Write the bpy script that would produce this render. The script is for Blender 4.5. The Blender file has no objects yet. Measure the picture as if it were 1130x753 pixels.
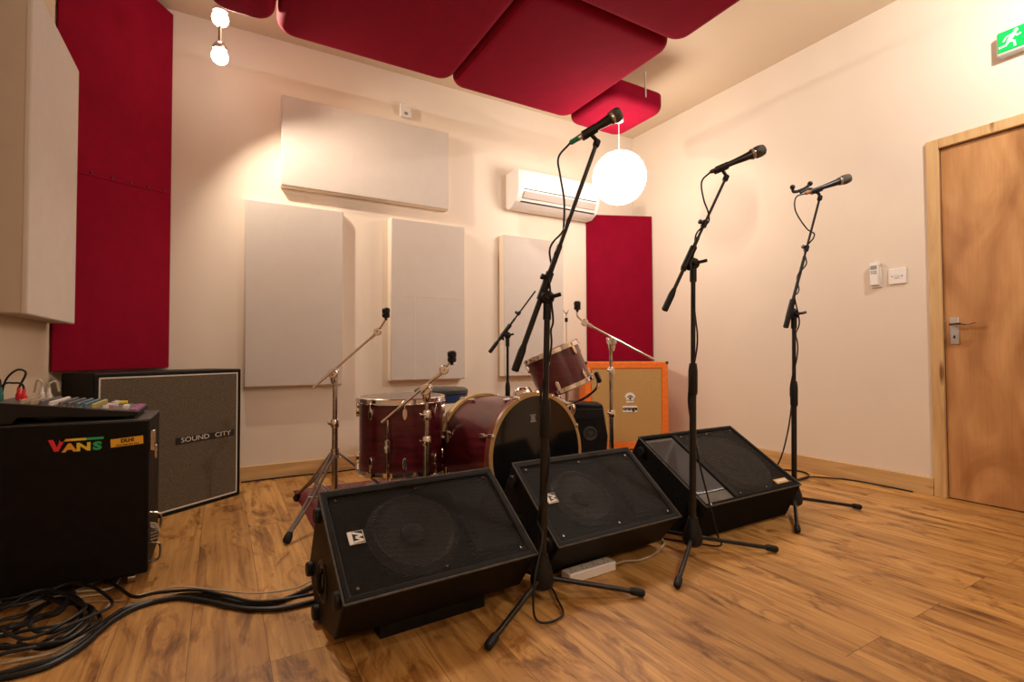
import bpy, math, random
from mathutils import Vector as V, Matrix as M
random.seed(7)
sc = bpy.context.scene
COL = sc.collection

# ------------------------------------------------------------------ camera
CAM_H = 0.82
yaw, tilt, roll, FPX = math.radians(30.0), math.radians(1.449), math.radians(-0.231), 556.6
fw = V((math.sin(yaw)*math.cos(tilt), math.cos(yaw)*math.cos(tilt), math.sin(tilt)))
rt = V((math.cos(yaw), -math.sin(yaw), 0)); up = rt.cross(fw)
r2 = rt*math.cos(roll) + up*math.sin(roll); u2 = -rt*math.sin(roll) + up*math.cos(roll)
cd = bpy.data.cameras.new('camera'); cam = bpy.data.objects.new('camera', cd); COL.objects.link(cam)
cam.matrix_world = M(((r2.x, u2.x, -fw.x, 0), (r2.y, u2.y, -fw.y, 0), (r2.z, u2.z, -fw.z, CAM_H), (0, 0, 0, 1)))
cd.sensor_width = 36.0; cd.lens = FPX/1130*36.0; cd.clip_start = 0.02
sc.camera = cam
# ------------------------------------------------------------------ world / exposure / light strengths
w = bpy.data.worlds.new('world'); sc.world = w; w.use_nodes = True
w.node_tree.nodes['Background'].inputs[0].default_value = (0.02, 0.018, 0.016, 1)
sc.view_settings.view_transform = 'Standard'; sc.view_settings.look = 'None'
sc.view_settings.gamma = 1.0; sc.view_settings.use_curve_mapping = False
sc.view_settings.exposure = 0.08
WARM = (1.0, 0.86, 0.70)
GLOBE_E = 21.0         # paper globe pendant
BULB_E = 14.0          # visible glare of the spot bulbs
SPOT_W = 62.0          # each spot of the fitting at the back left
SPOT2_W = 52.0         # each spot of the fitting near the door
FILL_E = 27.0           # added fill globe behind the camera, no real pendant

X_R, Y_B, X_L, Y_F, Z_C = 3.54, 3.71, -0.69, -2.6, 2.96

# ------------------------------------------------------------------ helpers
def tag(o, label=None, cat=None, group=None, kind=None):
    if label: o['label'] = label
    if cat: o['category'] = cat
    if group: o['group'] = group
    if kind: o['kind'] = kind
    return o

def thing(name, label, cat, loc, group=None):
    o = bpy.data.objects.new(name, None); COL.objects.link(o); o.location = loc
    o.empty_display_size = 0.05
    return tag(o, label, cat, group)

def rootloc(o):
    p = V((0, 0, 0))
    while o is not None:
        p += V(o.location); o = o.parent
    return p

def frame(origin, ux, uy=None, uz=None):
    ux = V(ux).normalized()
    if uz is None: uz = V((0, 0, 1))
    uz = V(uz).normalized()
    if uy is None: uy = uz.cross(ux)
    uy = V(uy).normalized()
    o = V(origin)
    return M(((ux.x, uy.x, uz.x, o.x), (ux.y, uy.y, uz.y, o.y), (ux.z, uy.z, uz.z, o.z), (0, 0, 0, 1)))

def catmull(pts, k=6):
    P = [V(p) for p in pts]
    if len(P) < 3: return P
    P = [P[0]*2-P[1]] + P + [P[-1]*2-P[-2]]
    out = []
    for i in range(1, len(P)-2):
        a, b, c, d = P[i-1:i+3]
        for j in range(k):
            t = j/k
            out.append(0.5*((2*b)+(c-a)*t+(2*a-5*b+4*c-d)*t*t+(3*b-a-3*c+d)*t**3))
    out.append(P[-2])
    return out

class MB:
    def __init__(s, fr=None):
        s.v = []; s.f = []; s.fr = fr
    def add(s, vs, fs):
        n = len(s.v)
        s.v += [(s.fr @ V(p)) if s.fr is not None else V(p) for p in vs]
        s.f += [tuple(i+n for i in f) for f in fs]; return s
    def box(s, a, b):
        x0, y0, z0 = a; x1, y1, z1 = b
        return s.add([(x0,y0,z0),(x1,y0,z0),(x1,y1,z0),(x0,y1,z0),(x0,y0,z1),(x1,y0,z1),(x1,y1,z1),(x0,y1,z1)],
              [(0,3,2,1),(4,5,6,7),(0,1,5,4),(1,2,6,5),(2,3,7,6),(3,0,4,7)])
    def cbox(s, c, d):
        return s.box([c[i]-d[i]/2 for i in range(3)], [c[i]+d[i]/2 for i in range(3)])
    def ring(s, p, ax, r, n, ref=None):
        ax = V(ax).normalized()
        if ref is None: ref = V((0, 0, 1)) if abs(ax.z) < 0.9 else V((1, 0, 0))
        a = ax.cross(ref).normalized(); b = ax.cross(a)
        return [V(p)+(a*math.cos(2*math.pi*i/n)+b*math.sin(2*math.pi*i/n))*r for i in range(n)]
    def lathe(s, p, ax, prof, n=24, cap=True):
        ax = V(ax).normalized(); vs = []; fs = []
        for r, h in prof: vs += s.ring(V(p)+ax*h, ax, max(r, 1e-5), n)
        for k in range(len(prof)-1):
            for i in range(n):
                j = (i+1) % n
                fs.append((k*n+i, (k+1)*n+i, (k+1)*n+j, k*n+j))
        if cap:
            fs.append(tuple(range(n))); fs.append(tuple(reversed([(len(prof)-1)*n+i for i in range(n)])))
        return s.add(vs, fs)
    def cyl(s, p0, p1, r, r1=None, n=16):
        p0, p1 = V(p0), V(p1); L = (p1-p0).length
        return s.lathe(p0, p1-p0, [(r, 0), (r if r1 is None else r1, L)], n)
    def tube(s, pts, r, n=8, k=6, smooth=True):
        P = catmull(pts, k) if smooth else [V(p) for p in pts]
        vs = []; fs = []; ref = None
        for i, p in enumerate(P):
            t = (P[min(i+1, len(P)-1)]-P[max(i-1, 0)]).normalized()
            if ref is None:
                ref = t.cross(V((0, 0, 1)) if abs(t.z) < .9 else V((1, 0, 0))).normalized()
            ref = (ref - t*ref.dot(t)).normalized(); b = t.cross(ref)
            vs += [p+(ref*math.cos(2*math.pi*j/n)+b*math.sin(2*math.pi*j/n))*r for j in range(n)]
        for i in range(len(P)-1):
            for j in range(n):
                q = (j+1) % n
                fs.append((i*n+j, i*n+q, (i+1)*n+q, (i+1)*n+j))
        fs.append(tuple(reversed(range(n)))); fs.append(tuple((len(P)-1)*n+j for j in range(n)))
        return s.add(vs, fs)
    def prism(s, poly, ext):           # poly: 3D points, ext: vector
        n = len(poly); e = V(ext)
        vs = [V(p) for p in poly]+[V(p)+e for p in poly]
        fs = [tuple(reversed(range(n))), tuple(range(n, 2*n))]+[(i, (i+1) % n, n+(i+1) % n, n+i) for i in range(n)]
        return s.add(vs, fs)
    def ball(s, c, r, nu=16, nv=10, sc_=(1, 1, 1)):
        prof = [(math.sin(math.pi*k/nv), -math.cos(math.pi*k/nv)) for k in range(nv+1)]
        vs = []; fs = []
        for pr, h in prof:
            for i in range(nu):
                a = 2*math.pi*i/nu
                vs.append(V(c)+V((max(pr, 1e-4)*math.cos(a)*r*sc_[0], max(pr, 1e-4)*math.sin(a)*r*sc_[1], h*r*sc_[2])))
        for k in range(nv):
            for i in range(nu):
                j = (i+1) % nu; fs.append((k*nu+i, k*nu+j, (k+1)*nu+j, (k+1)*nu+i))
        return s.add(vs, fs)
    def build(s, name, mat, parent=None, bevel=0, angle=35, seg=2, smooth=True):
        import bmesh
        off = rootloc(parent) if parent is not None else V((0, 0, 0))
        me = bpy.data.meshes.new(name)
        me.from_pydata([tuple(p-off) for p in s.v], [], s.f)
        bm = bmesh.new(); bm.from_mesh(me)
        bmesh.ops.recalc_face_normals(bm, faces=bm.faces); bm.to_mesh(me); bm.free()
        me.materials.append(mat)
        o = bpy.data.objects.new(name, me); COL.objects.link(o)
        if parent is not None: o.parent = parent
        if smooth:
            for p in me.polygons: p.use_smooth = True
            me.set_sharp_from_angle(angle=math.radians(angle))
        if bevel:
            b = o.modifiers.new('bevel', 'BEVEL'); b.width = bevel; b.segments = seg; b.limit_method = 'ANGLE'
            b.angle_limit = math.radians(30); b.harden_normals = False
        return o

def text(s, size, origin, xd, yd, mat, parent, name='lettering', ext=0.0006, bold=0.0, align='CENTER', sx=1.0):
    cu = bpy.data.curves.new('t', 'FONT'); cu.body = s; cu.size = size; cu.align_x = align; cu.align_y = 'CENTER'
    cu.extrude = ext; cu.offset = bold; cu.resolution_u = 3
    o = bpy.data.objects.new('t', cu); COL.objects.link(o)
    bpy.context.view_layer.update()
    dg = bpy.context.evaluated_depsgraph_get()
    me = bpy.data.meshes.new_from_object(o.evaluated_get(dg)); bpy.data.objects.remove(o)
    fr = frame(origin, xd, yd, V(xd).cross(V(yd)))
    off = rootloc(parent) if parent is not None else V((0, 0, 0))
    for v in me.vertices: v.co = (fr @ V((v.co.x*sx, v.co.y, v.co.z))) - off
    me.materials.clear(); me.materials.append(mat); me.name = name
    ob = bpy.data.objects.new(name, me); COL.objects.link(ob)
    if parent is not None: ob.parent = parent
    return ob

# ------------------------------------------------------------------ materials
def mat(name, col, rough=0.6, metal=0, noise=0, nscale=20, bump=0, bscale=200, coat=0, sheen=0, spec=0.5, stretch=None, emit=None, estr=0):
    m = bpy.data.materials.new(name); m.use_nodes = True; nt = m.node_tree; b = nt.nodes['Principled BSDF']
    b.inputs['Base Color'].default_value = (*col, 1); b.inputs['Roughness'].default_value = rough
    b.inputs['Metallic'].default_value = metal; b.inputs['Coat Weight'].default_value = coat
    b.inputs['Coat Roughness'].default_value = 0.12
    b.inputs['Sheen Weight'].default_value = sheen; b.inputs['Specular IOR Level'].default_value = spec
    if emit: b.inputs['Emission Color'].default_value = (*emit, 1); b.inputs['Emission Strength'].default_value = estr
    tc = nt.nodes.new('ShaderNodeTexCoord'); mp = nt.nodes.new('ShaderNodeMapping')
    nt.links.new(tc.outputs['Object'], mp.inputs[0])
    if stretch: mp.inputs['Scale'].default_value = stretch
    if noise:
        n = nt.nodes.new('ShaderNodeTexNoise'); n.inputs['Scale'].default_value = nscale; n.inputs['Detail'].default_value = 5
        r = nt.nodes.new('ShaderNodeValToRGB')
        r.color_ramp.elements[0].position = 0.3; r.color_ramp.elements[1].position = 0.7
        r.color_ramp.elements[0].color = tuple(c*(1-noise) for c in col)+(1,)
        r.color_ramp.elements[1].color = tuple(min(1, c*(1+noise)) for c in col)+(1,)
        nt.links.new(mp.outputs[0], n.inputs[0]); nt.links.new(n.outputs[0], r.inputs[0]); nt.links.new(r.outputs[0], b.inputs['Base Color'])
    if bump:
        n = nt.nodes.new('ShaderNodeTexNoise'); n.inputs['Scale'].default_value = bscale; n.inputs['Detail'].default_value = 3
        bp = nt.nodes.new('ShaderNodeBump'); bp.inputs['Strength'].default_value = bump; bp.inputs['Distance'].default_value = 0.002
        nt.links.new(mp.outputs[0], n.inputs[0]); nt.links.new(n.outputs[0], bp.inputs['Height']); nt.links.new(bp.outputs[0], b.inputs['Normal'])
    return m

def node_setup(name):
    m = bpy.data.materials.new(name); m.use_nodes = True; nt = m.node_tree
    return m, nt, nt.nodes['Principled BSDF'], nt.nodes.new('ShaderNodeTexCoord')
def mapping(nt, tc, scale=(1, 1, 1), rot=(0, 0, 0), loc=(0, 0, 0)):
    mp = nt.nodes.new('ShaderNodeMapping'); mp.inputs['Scale'].default_value = scale
    mp.inputs['Rotation'].default_value = rot; mp.inputs['Location'].default_value = loc
    nt.links.new(tc.outputs['Object'], mp.inputs[0]); return mp
def ramp(nt, src, stops):
    r = nt.nodes.new('ShaderNodeValToRGB'); e = r.color_ramp.elements
    while len(e) < len(stops): e.new(0.5)
    for k, (p, c) in enumerate(stops): e[k].position = p; e[k].color = (*c, 1)
    nt.links.new(src, r.inputs[0]); return r
def mix(nt, kind, fac, a, b):
    x = nt.nodes.new('ShaderNodeMix'); x.data_type = 'RGBA'; x.blend_type = kind
    if isinstance(fac, (int, float)): x.inputs[0].default_value = fac
    else: nt.links.new(fac, x.inputs[0])
    for s_, i in ((a, 6), (b, 7)):
        if isinstance(s_, tuple): x.inputs[i].default_value = (*s_, 1)
        else: nt.links.new(s_, x.inputs[i])
    return x.outputs[2]
def noise(nt, vec, scale, detail=4, dist=0, rough=0.5):
    n = nt.nodes.new('ShaderNodeTexNoise'); n.inputs['Scale'].default_value = scale; n.inputs['Detail'].default_value = detail
    n.inputs['Distortion'].default_value = dist; n.inputs['Roughness'].default_value = rough
    nt.links.new(vec, n.inputs[0]); return n
def bump(nt, b, h, strength, dist=0.002):
    bp = nt.nodes.new('ShaderNodeBump'); bp.inputs['Strength'].default_value = strength; bp.inputs['Distance'].default_value = dist
    nt.links.new(h, bp.inputs['Height']); nt.links.new(bp.outputs[0], b.inputs['Normal'])

def wood_floor():
    m, nt, b, tc = node_setup('oak_laminate')
    mp = mapping(nt, tc, rot=(0, 0, math.pi/2), loc=(0.3, 0.07, 0))
    br = nt.nodes.new('ShaderNodeTexBrick'); br.offset = 0.37; br.offset_frequency = 2
    for k, v in (('Scale', 1), ('Mortar Size', 0.0012), ('Mortar Smooth', 0.2), ('Brick Width', 1.21), ('Row Height', 0.192), ('Bias', 0)):
        br.inputs[k].default_value = v
    br.inputs['Color1'].default_value = (0.0, 0.0, 0.0, 1); br.inputs['Color2'].default_value = (1, 1, 1, 1)
    br.inputs['Mortar'].default_value = (0.5, 0.5, 0.5, 1)
    nt.links.new(mp.outputs[0], br.inputs[0])
    # per-plank shift of the grain
    cmb = nt.nodes.new('ShaderNodeVectorMath'); cmb.operation = 'MULTIPLY_ADD'
    nt.links.new(br.outputs[0], cmb.inputs[0]); cmb.inputs[1].default_value = (3.1, 5.7, 1.0)
    nt.links.new(tc.outputs['Object'], cmb.inputs[2])
    def mp2(scale):
        q = nt.nodes.new('ShaderNodeMapping'); q.inputs['Scale'].default_value = scale
        nt.links.new(cmb.outputs[0], q.inputs[0]); return q.outputs[0]
    g = noise(nt, mp2((38, 1.6, 1)), 1.6, 8, 0.6, 0.6)
    base = ramp(nt, g.outputs[0], [(0.2, (0.34, 0.164, 0.045)), (0.45, (0.54, 0.288, 0.085)), (0.8, (0.68, 0.40, 0.138))])
    tint = ramp(nt, br.outputs[0], [(0, (0.84, 0.80, 0.76)), (1, (1.08, 1.06, 1.04))])
    c = mix(nt, 'MULTIPLY', 1.0, base.outputs[0], tint.outputs[0])
    k = noise(nt, mp2((8, 2.6, 1)), 1.15, 7, 1.2, 0.66)
    kr = ramp(nt, k.outputs[0], [(0.52, (1, 1, 1)), (0.58, (0.72, 0.65, 0.57)), (0.66, (0.40, 0.33, 0.27)), (0.76, (0.20, 0.16, 0.13))])
    c = mix(nt, 'MULTIPLY', 1.0, c, kr.outputs[0])
    st_ = noise(nt, mp2((16, 0.9, 1)), 1.3, 5, 0.5, 0.6)
    c = mix(nt, 'MULTIPLY', 1.0, c, ramp(nt, st_.outputs[0], [(0.50, (1, 1, 1)), (0.66, (0.62, 0.55, 0.47))]).outputs[0])
    sw_ = noise(nt, mp2((3.0, 0.9, 1)), 1.6, 4, 0.8)
    swr = ramp(nt, sw_.outputs[0], [(0.35, (0.80, 0.76, 0.70)), (0.6, (1.04, 1.04, 1.04))])
    c = mix(nt, 'MULTIPLY', 1.0, c, swr.outputs[0])
    seam = ramp(nt, br.outputs['Fac'], [(0, (1, 1, 1)), (1, (0.42, 0.36, 0.3))])
    c = mix(nt, 'MULTIPLY', 1.0, c, seam.outputs[0])
    nt.links.new(c, b.inputs['Base Color']); b.inputs['Roughness'].default_value = 0.42
    bump(nt, b, g.outputs[0], 0.12, 0.001)
    return m

def plywood():
    m, nt, b, tc = node_setup('plywood_door')
    mp = mapping(nt, tc, (1, 1.5, 0.6))
    n = noise(nt, mp.outputs[0], 2.6, 3, 1.6)
    wv = nt.nodes.new('ShaderNodeTexWave'); wv.wave_type = 'RINGS'; wv.inputs['Scale'].default_value = 1.1
    wv.inputs['Distortion'].default_value = 9; wv.inputs['Detail'].default_value = 3; wv.inputs['Detail Scale'].default_value = 1.2
    nt.links.new(mp.outputs[0], wv.inputs[0])
    a = ramp(nt, n.outputs[0], [(0.32, (0.42, 0.190, 0.062)), (0.5, (0.52, 0.255, 0.095)), (0.68, (0.61, 0.325, 0.130))])
    bb = ramp(nt, wv.outputs[0], [(0.0, (0.84, 0.79, 0.72)), (0.5, (1, 1, 1)), (1, (1.05, 1.05, 1.05))])
    c = mix(nt, 'MULTIPLY', 0.8, a.outputs[0], bb.outputs[0])
    f = noise(nt, mapping(nt, tc, (1, 90, 4)).outputs[0], 1.5, 4)
    fr_ = ramp(nt, f.outputs[0], [(0.3, (0.92, 0.9, 0.88)), (0.7, (1.04, 1.04, 1.04))])
    c = mix(nt, 'MULTIPLY', 0.8, c, fr_.outputs[0])
    nt.links.new(c, b.inputs['Base Color']); b.inputs['Roughness'].default_value = 0.5
    return m

def pine(name, stretch):
    m, nt, b, tc = node_setup(name)
    mp = mapping(nt, tc, stretch)
    n = noise(nt, mp.outputs[0], 3.0, 6, 0.8)
    a = ramp(nt, n.outputs[0], [(0.3, (0.50, 0.29, 0.115)), (0.5, (0.62, 0.39, 0.17)), (0.72, (0.72, 0.49, 0.24))])
    k = nt.nodes.new('ShaderNodeTexVoronoi'); k.inputs['Scale'].default_value = 1.0
    q = mapping(nt, tc, tuple(1.1+1.2*min(s, 8) for s in stretch)); nt.links.new(q.outputs[0], k.inputs[0])
    kr = ramp(nt, k.outputs['Distance'], [(0.06, (0.30, 0.17, 0.10)), (0.16, (1, 1, 1))])
    c = mix(nt, 'MULTIPLY', 1.0, a.outputs[0], kr.outputs[0])
    nt.links.new(c, b.inputs['Base Color']); b.inputs['Roughness'].default_value = 0.5
    return m

def plaster(name, col, scuff=True):
    m, nt, b, tc = node_setup(name)
    n = noise(nt, mapping(nt, tc).outputs[0], 1.7, 5, 0.5)
    a = ramp(nt, n.outputs[0], [(0.3, tuple(c*0.95 for c in col)), (0.7, col)])
    nt.links.new(a.outputs[0], b.inputs['Base Color']); b.inputs['Roughness'].default_value = 0.75
    b.inputs['Specular IOR Level'].default_value = 0.3
    bump(nt, b, noise(nt, mapping(nt, tc).outputs[0], 60, 3).outputs[0], 0.06, 0.002)
    return m

def cloth(name, col, amt=0.06, sheen=0.2, sc_=900):
    m, nt, b, tc = node_setup(name)
    n = noise(nt, mapping(nt, tc).outputs[0], 9, 6, 0, 0.7)
    a = ramp(nt, n.outputs[0], [(0.3, tuple(c*(1-amt) for c in col)), (0.7, tuple(c*(1+amt) for c in col))])
    nt.links.new(a.outputs[0], b.inputs['Base Color']); b.inputs['Roughness'].default_value = 0.9
    b.inputs['Specular IOR Level'].default_value = 0.1
    b.inputs['Sheen Weight'].default_value = sheen; b.inputs['Sheen Roughness'].default_value = 0.5
    b.inputs['Sheen Tint'].default_value = (*[min(1, c*1.5+0.1) for c in col], 1)
    bump(nt, b, noise(nt, mapping(nt, tc).outputs[0], sc_, 2).outputs[0], 0.25, 0.001)
    return m

def perforated():
    m, nt, b, tc = node_setup('perforated_steel')
    b.inputs['Base Color'].default_value = (0.014, 0.0125, 0.011, 1); b.inputs['Roughness'].default_value = 0.5; b.inputs['Specular IOR Level'].default_value = 0.3
    b.inputs['Metallic'].default_value = 0.3
    vo = nt.nodes.new('ShaderNodeTexVoronoi'); vo.inputs['Scale'].default_value = 230; vo.inputs['Randomness'].default_value = 0.15
    nt.links.new(tc.outputs['Object'], vo.inputs[0])
    r = ramp(nt, vo.outputs['Distance'], [(0.46, (0.0, 0.0, 0.0)), (0.56, (1, 1, 1))])
    tr = nt.nodes.new('ShaderNodeBsdfTransparent'); mx = nt.nodes.new('ShaderNodeMixShader')
    nt.links.new(r.outputs[0], mx.inputs[0]); nt.links.new(tr.outputs[0], mx.inputs[1]); nt.links.new(b.outputs[0], mx.inputs[2])
    nt.links.new(mx.outputs[0], nt.nodes['Material Output'].inputs[0])
    return m

def weave(name, c1, c2, scale, fleck=0.5):
    m, nt, b, tc = node_setup(name)
    ck = nt.nodes.new('ShaderNodeTexChecker'); ck.inputs['Scale'].default_value = scale
    ck.inputs['Color1'].default_value = (*c1, 1); ck.inputs['Color2'].default_value = (*c2, 1)
    nt.links.new(mapping(nt, tc, rot=(0.02, 0.3, 0.1)).outputs[0], ck.inputs[0])
    n = noise(nt, mapping(nt, tc).outputs[0], 210, 3, 0, 0.7)
    a = ramp(nt, n.outputs[0], [(0.35, (1-fleck,)*3), (0.65, (1+fleck*0.6,)*3)])
    c = mix(nt, 'MULTIPLY', 1.0, ck.outputs[0], a.outputs[0])
    nt.links.new(c, b.inputs['Base Color']); b.inputs['Roughness'].default_value = 0.85
    bump(nt, b, n.outputs[0], 0.3, 0.001)
    return m

def rug_mat():
    m, nt, b, tc = node_setup('patterned_rug')
    vo = nt.nodes.new('ShaderNodeTexVoronoi'); vo.inputs['Scale'].default_value = 20; vo.distance = 'MANHATTAN'
    nt.links.new(mapping(nt, tc).outputs[0], vo.inputs[0])
    a = ramp(nt, vo.outputs['Distance'], [(0.15, (0.36, 0.24, 0.18)), (0.28, (0.12, 0.02, 0.02)), (0.45, (0.035, 0.03, 0.045)), (0.6, (0.26, 0.15, 0.12)), (0.8, (0.16, 0.03, 0.03))])
    n = noise(nt, mapping(nt, tc).outputs[0], 60, 3)
    a2 = ramp(nt, n.outputs[0], [(0.3, (0.7,)*3), (0.7, (1.2,)*3)])
    nt.links.new(mix(nt, 'MULTIPLY', 1.0, a.outputs[0], a2.outputs[0]), b.inputs['Base Color']); b.inputs['Roughness'].default_value = 0.95
    return m

FLOOR = wood_floor(); PLY = plywood()
PINE_V = pine('pine_upright', (8, 8, 0.7)); PINE_Y = pine('pine_along_wall', (8, 0.7, 8)); PINE_X = pine('pine_along_back', (0.7, 8, 8))
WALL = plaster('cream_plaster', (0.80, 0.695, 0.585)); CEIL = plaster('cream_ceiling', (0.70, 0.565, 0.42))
LEFTW = plaster('beige_paint', (0.62, 0.50, 0.37))
RED = cloth('red_fabric', (0.225, 0.0018, 0.018), 0.10, 0.06); WHITEC = cloth('off_white_fabric', (0.60, 0.535, 0.485), 0.03, 0.1)
WOODEDGE = mat('cream_frame_edge', (0.80, 0.68, 0.56), 0.6)
BLACK = mat('black_textured_paint', (0.0075, 0.0065, 0.0055), 0.5, noise=0.35, nscale=30, bump=0.5, bscale=260, spec=0.18)
BLACKC = mat('black_carpet', (0.007, 0.0065, 0.006), 0.9, noise=0.4, nscale=60, bump=0.7, bscale=300, spec=0.15)
WORN = mat('worn_edge', (0.055, 0.048, 0.040), 0.6, noise=0.45, nscale=40)
RUBBER = mat('black_rubber', (0.009, 0.009, 0.009), 0.5, spec=0.3)
PLAST = mat('black_plastic', (0.009, 0.008, 0.008), 0.4, spec=0.3)
SATIN = mat('black_satin_steel', (0.013, 0.011, 0.010), 0.32, metal=0.2)
DULL = mat('dark_cone', (0.11, 0.098, 0.085), 0.38, noise=0.2, nscale=20)
GREYH = mat('grey_horn_plastic', (0.10, 0.098, 0.103), 0.28)
PERF = perforated()
CHROME = mat('chrome', (0.88, 0.85, 0.82), 0.10, metal=1)
DCHROME = mat('worn_chrome', (0.50, 0.46, 0.42), 0.20, metal=1, noise=0.3, nscale=40)
LEGM = mat('dull_chrome_leg', (0.33, 0.31, 0.29), 0.28, metal=0.75)
STEEL = mat('brushed_steel', (0.62, 0.60, 0.58), 0.35, metal=0.9)
BURG = mat('burgundy_wrap', (0.085, 0.006, 0.012), 0.30, noise=0.45, nscale=9, stretch=(1, 1, 6), coat=0.4)
MAPLE = mat('maple_hoop', (0.52, 0.34, 0.13), 0.4, noise=0.15, nscale=15)
HOOPF = mat('stained_hoop', (0.16, 0.035, 0.020), 0.35)
DRUMB = mat('black_drum_head', (0.006, 0.006, 0.006), 0.12, coat=0.3)
DRUMW = mat('smoky_drum_head', (0.16, 0.13, 0.11), 0.25)
ORANGE = mat('orange_vinyl', (0.78, 0.17, 0.012), 0.45, noise=0.12, nscale=50, bump=0.4, bscale=500)
BASKET = weave('straw_grille_cloth', (0.56, 0.335, 0.115), (0.42, 0.24, 0.08), 110, 0.35)
SALT = weave('silver_grey_grille_cloth', (0.145, 0.115, 0.075), (0.11, 0.088, 0.058), 170, 0.45)
WHITEP = mat('white_plastic', (0.82, 0.78, 0.75), 0.35)
WHITEV = mat('white_piping', (0.72, 0.68, 0.62), 0.5)
GREYP = mat('grey_display', (0.25, 0.27, 0.27), 0.4)
BLUE = mat('blue_vinyl', (0.02, 0.05, 0.16), 0.4)
CABLEB = mat('black_cable', (0.008, 0.008, 0.009), 0.45, spec=0.35); CABLEW = mat('beige_cable', (0.52, 0.44, 0.33), 0.5)
RUG = rug_mat(); RUGR = mat('red_rug_border', (0.13, 0.007, 0.009), 0.95, noise=0.3, nscale=60)
def flat(n, c, r=0.5): return mat(n, c, r)
C_RED = flat('sticker_red', (0.75, 0.02, 0.03)); C_OR = flat('sticker_orange', (0.85, 0.38, 0.03)); C_YE = flat('sticker_yellow', (0.80, 0.62, 0.03)); C_YK = flat('yellow_knob', (0.42, 0.36, 0.10))
C_GR = flat('sticker_green', (0.02, 0.42, 0.14)); C_BK = flat('ink_black', (0.01, 0.01, 0.01)); C_WH = flat('ink_white', (0.80, 0.76, 0.72)); C_STK = flat('sticker_gold', (0.80, 0.42, 0.02))
C_TEAL = flat('teal_plug', (0.0, 0.14, 0.12)); C_PUR = flat('purple_strip', (0.32, 0.06, 0.25)); C_BL = flat('blue_knob', (0.08, 0.16, 0.21)); C_PK = flat('pink_knob', (0.50, 0.25, 0.25))
C_GY = flat('grey_knob', (0.12, 0.11, 0.11)); C_BE = flat('beige_knob', (0.45, 0.36, 0.25))
EXITG = mat('exit_green', (0.0, 0.42, 0.08), 0.3, emit=(0.0, 0.50, 0.07), estr=0.35)
EXITW = mat('exit_white', (0.85, 0.85, 0.82), 0.3, emit=(0.9, 0.9, 0.85), estr=0.25)
def emis(name, col, st):
    m = bpy.data.materials.new(name); m.use_nodes = True; nt = m.node_tree; nt.nodes.clear()
    e = nt.nodes.new('ShaderNodeEmission'); e.inputs[0].default_value = (*col, 1); e.inputs[1].default_value = st
    o = nt.nodes.new('ShaderNodeOutputMaterial'); nt.links.new(e.outputs[0], o.inputs[0]); return m
GLOW = emis('lit_paper_globe', (1.0, 0.87, 0.74), GLOBE_E); BULB = emis('lit_bulb', (1.0, 0.90, 0.78), BULB_E)
BULB2 = emis('lit_bulb_by_door', (1.0, 0.88, 0.74), BULB_E); FILL_GLOW = emis('rear_fill_globe', (1.0, 0.84, 0.66), FILL_E)  # the rear globe's glow is added fill light

# ------------------------------------------------------------------ room shell
def struct(name, mb, m, bevel=0): return tag(mb.build(name, m, bevel=bevel), kind='structure')
struct('floor', MB().box((X_L-.1, Y_F-.1, -.1), (X_R+.1, Y_B+.1, 0)), FLOOR)
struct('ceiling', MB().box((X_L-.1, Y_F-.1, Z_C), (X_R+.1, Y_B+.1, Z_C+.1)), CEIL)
struct('wall_back', MB().box((X_L-.1, Y_B, 0), (X_R+.1, Y_B+.1, Z_C)), WALL)
struct('wall_right', MB().box((X_R, Y_F, 0), (X_R+.1, .44, Z_C)).box((X_R, 1.25, 0), (X_R+.1, Y_B, Z_C)).box((X_R, .44, 1.98), (X_R+.1, 1.25, Z_C)), WALL)
struct('wall_left', MB().box((X_L-.1, Y_F, 0), (X_L, Y_B, Z_C)), LEFTW)
struct('wall_front', MB().box((X_L-.1, Y_F-.1, 0), (X_R+.1, Y_F, Z_C)), WALL)
struct('baseboard_back', MB().box((X_L, Y_B-.018, 0), (X_R-.018, Y_B, .098)), PINE_X, .003)
struct('baseboard_right', MB().box((X_R-.018, 1.306, 0), (X_R, Y_B, .100)), PINE_Y, .003)
tr = MB()
tr.box((X_R-.02, 1.246, 0), (X_R, 1.304, 2.033)); tr.box((X_R-.02, .386, 0), (X_R, .444, 2.033)); tr.box((X_R-.02, .444, 1.978), (X_R, 1.246, 2.033))
struct('trim_1', tr, PINE_V, .003)
dr = struct('door_1', MB().box((X_R+.004, .446, .006), (X_R+.045, 1.244, 1.972)), PLY, .001)
struct('trim_2', MB().box((X_R+.046, .44, 0), (X_R+.1, 1.25, 1.98)), PINE_V)
dh = MB().box((X_R-.004, 1.178, .862), (X_R+.004, 1.219, 1.014)).build('handle_plate', STEEL, dr, .003)
lv = MB().cyl((X_R-.004, 1.200, .972), (X_R-.045, 1.200, .972), .009).tube([(X_R-.042, 1.205, .972), (X_R-.046, 1.16, .974), (X_R-.044, 1.12, .968), (X_R-.042, 1.092, .974)], .0085, 10)
lv.build('handle_lever', CHROME, dr)
MB().box((X_R-.0055, 1.1945, .895), (X_R-.003, 1.2035, .912)).build('keyhole', C_BK, dr)
MB().box((X_R-.001, 1.2405, .87), (X_R+.006, 1.2455, .99)).build('latch_plate', DCHROME, dr)

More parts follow.
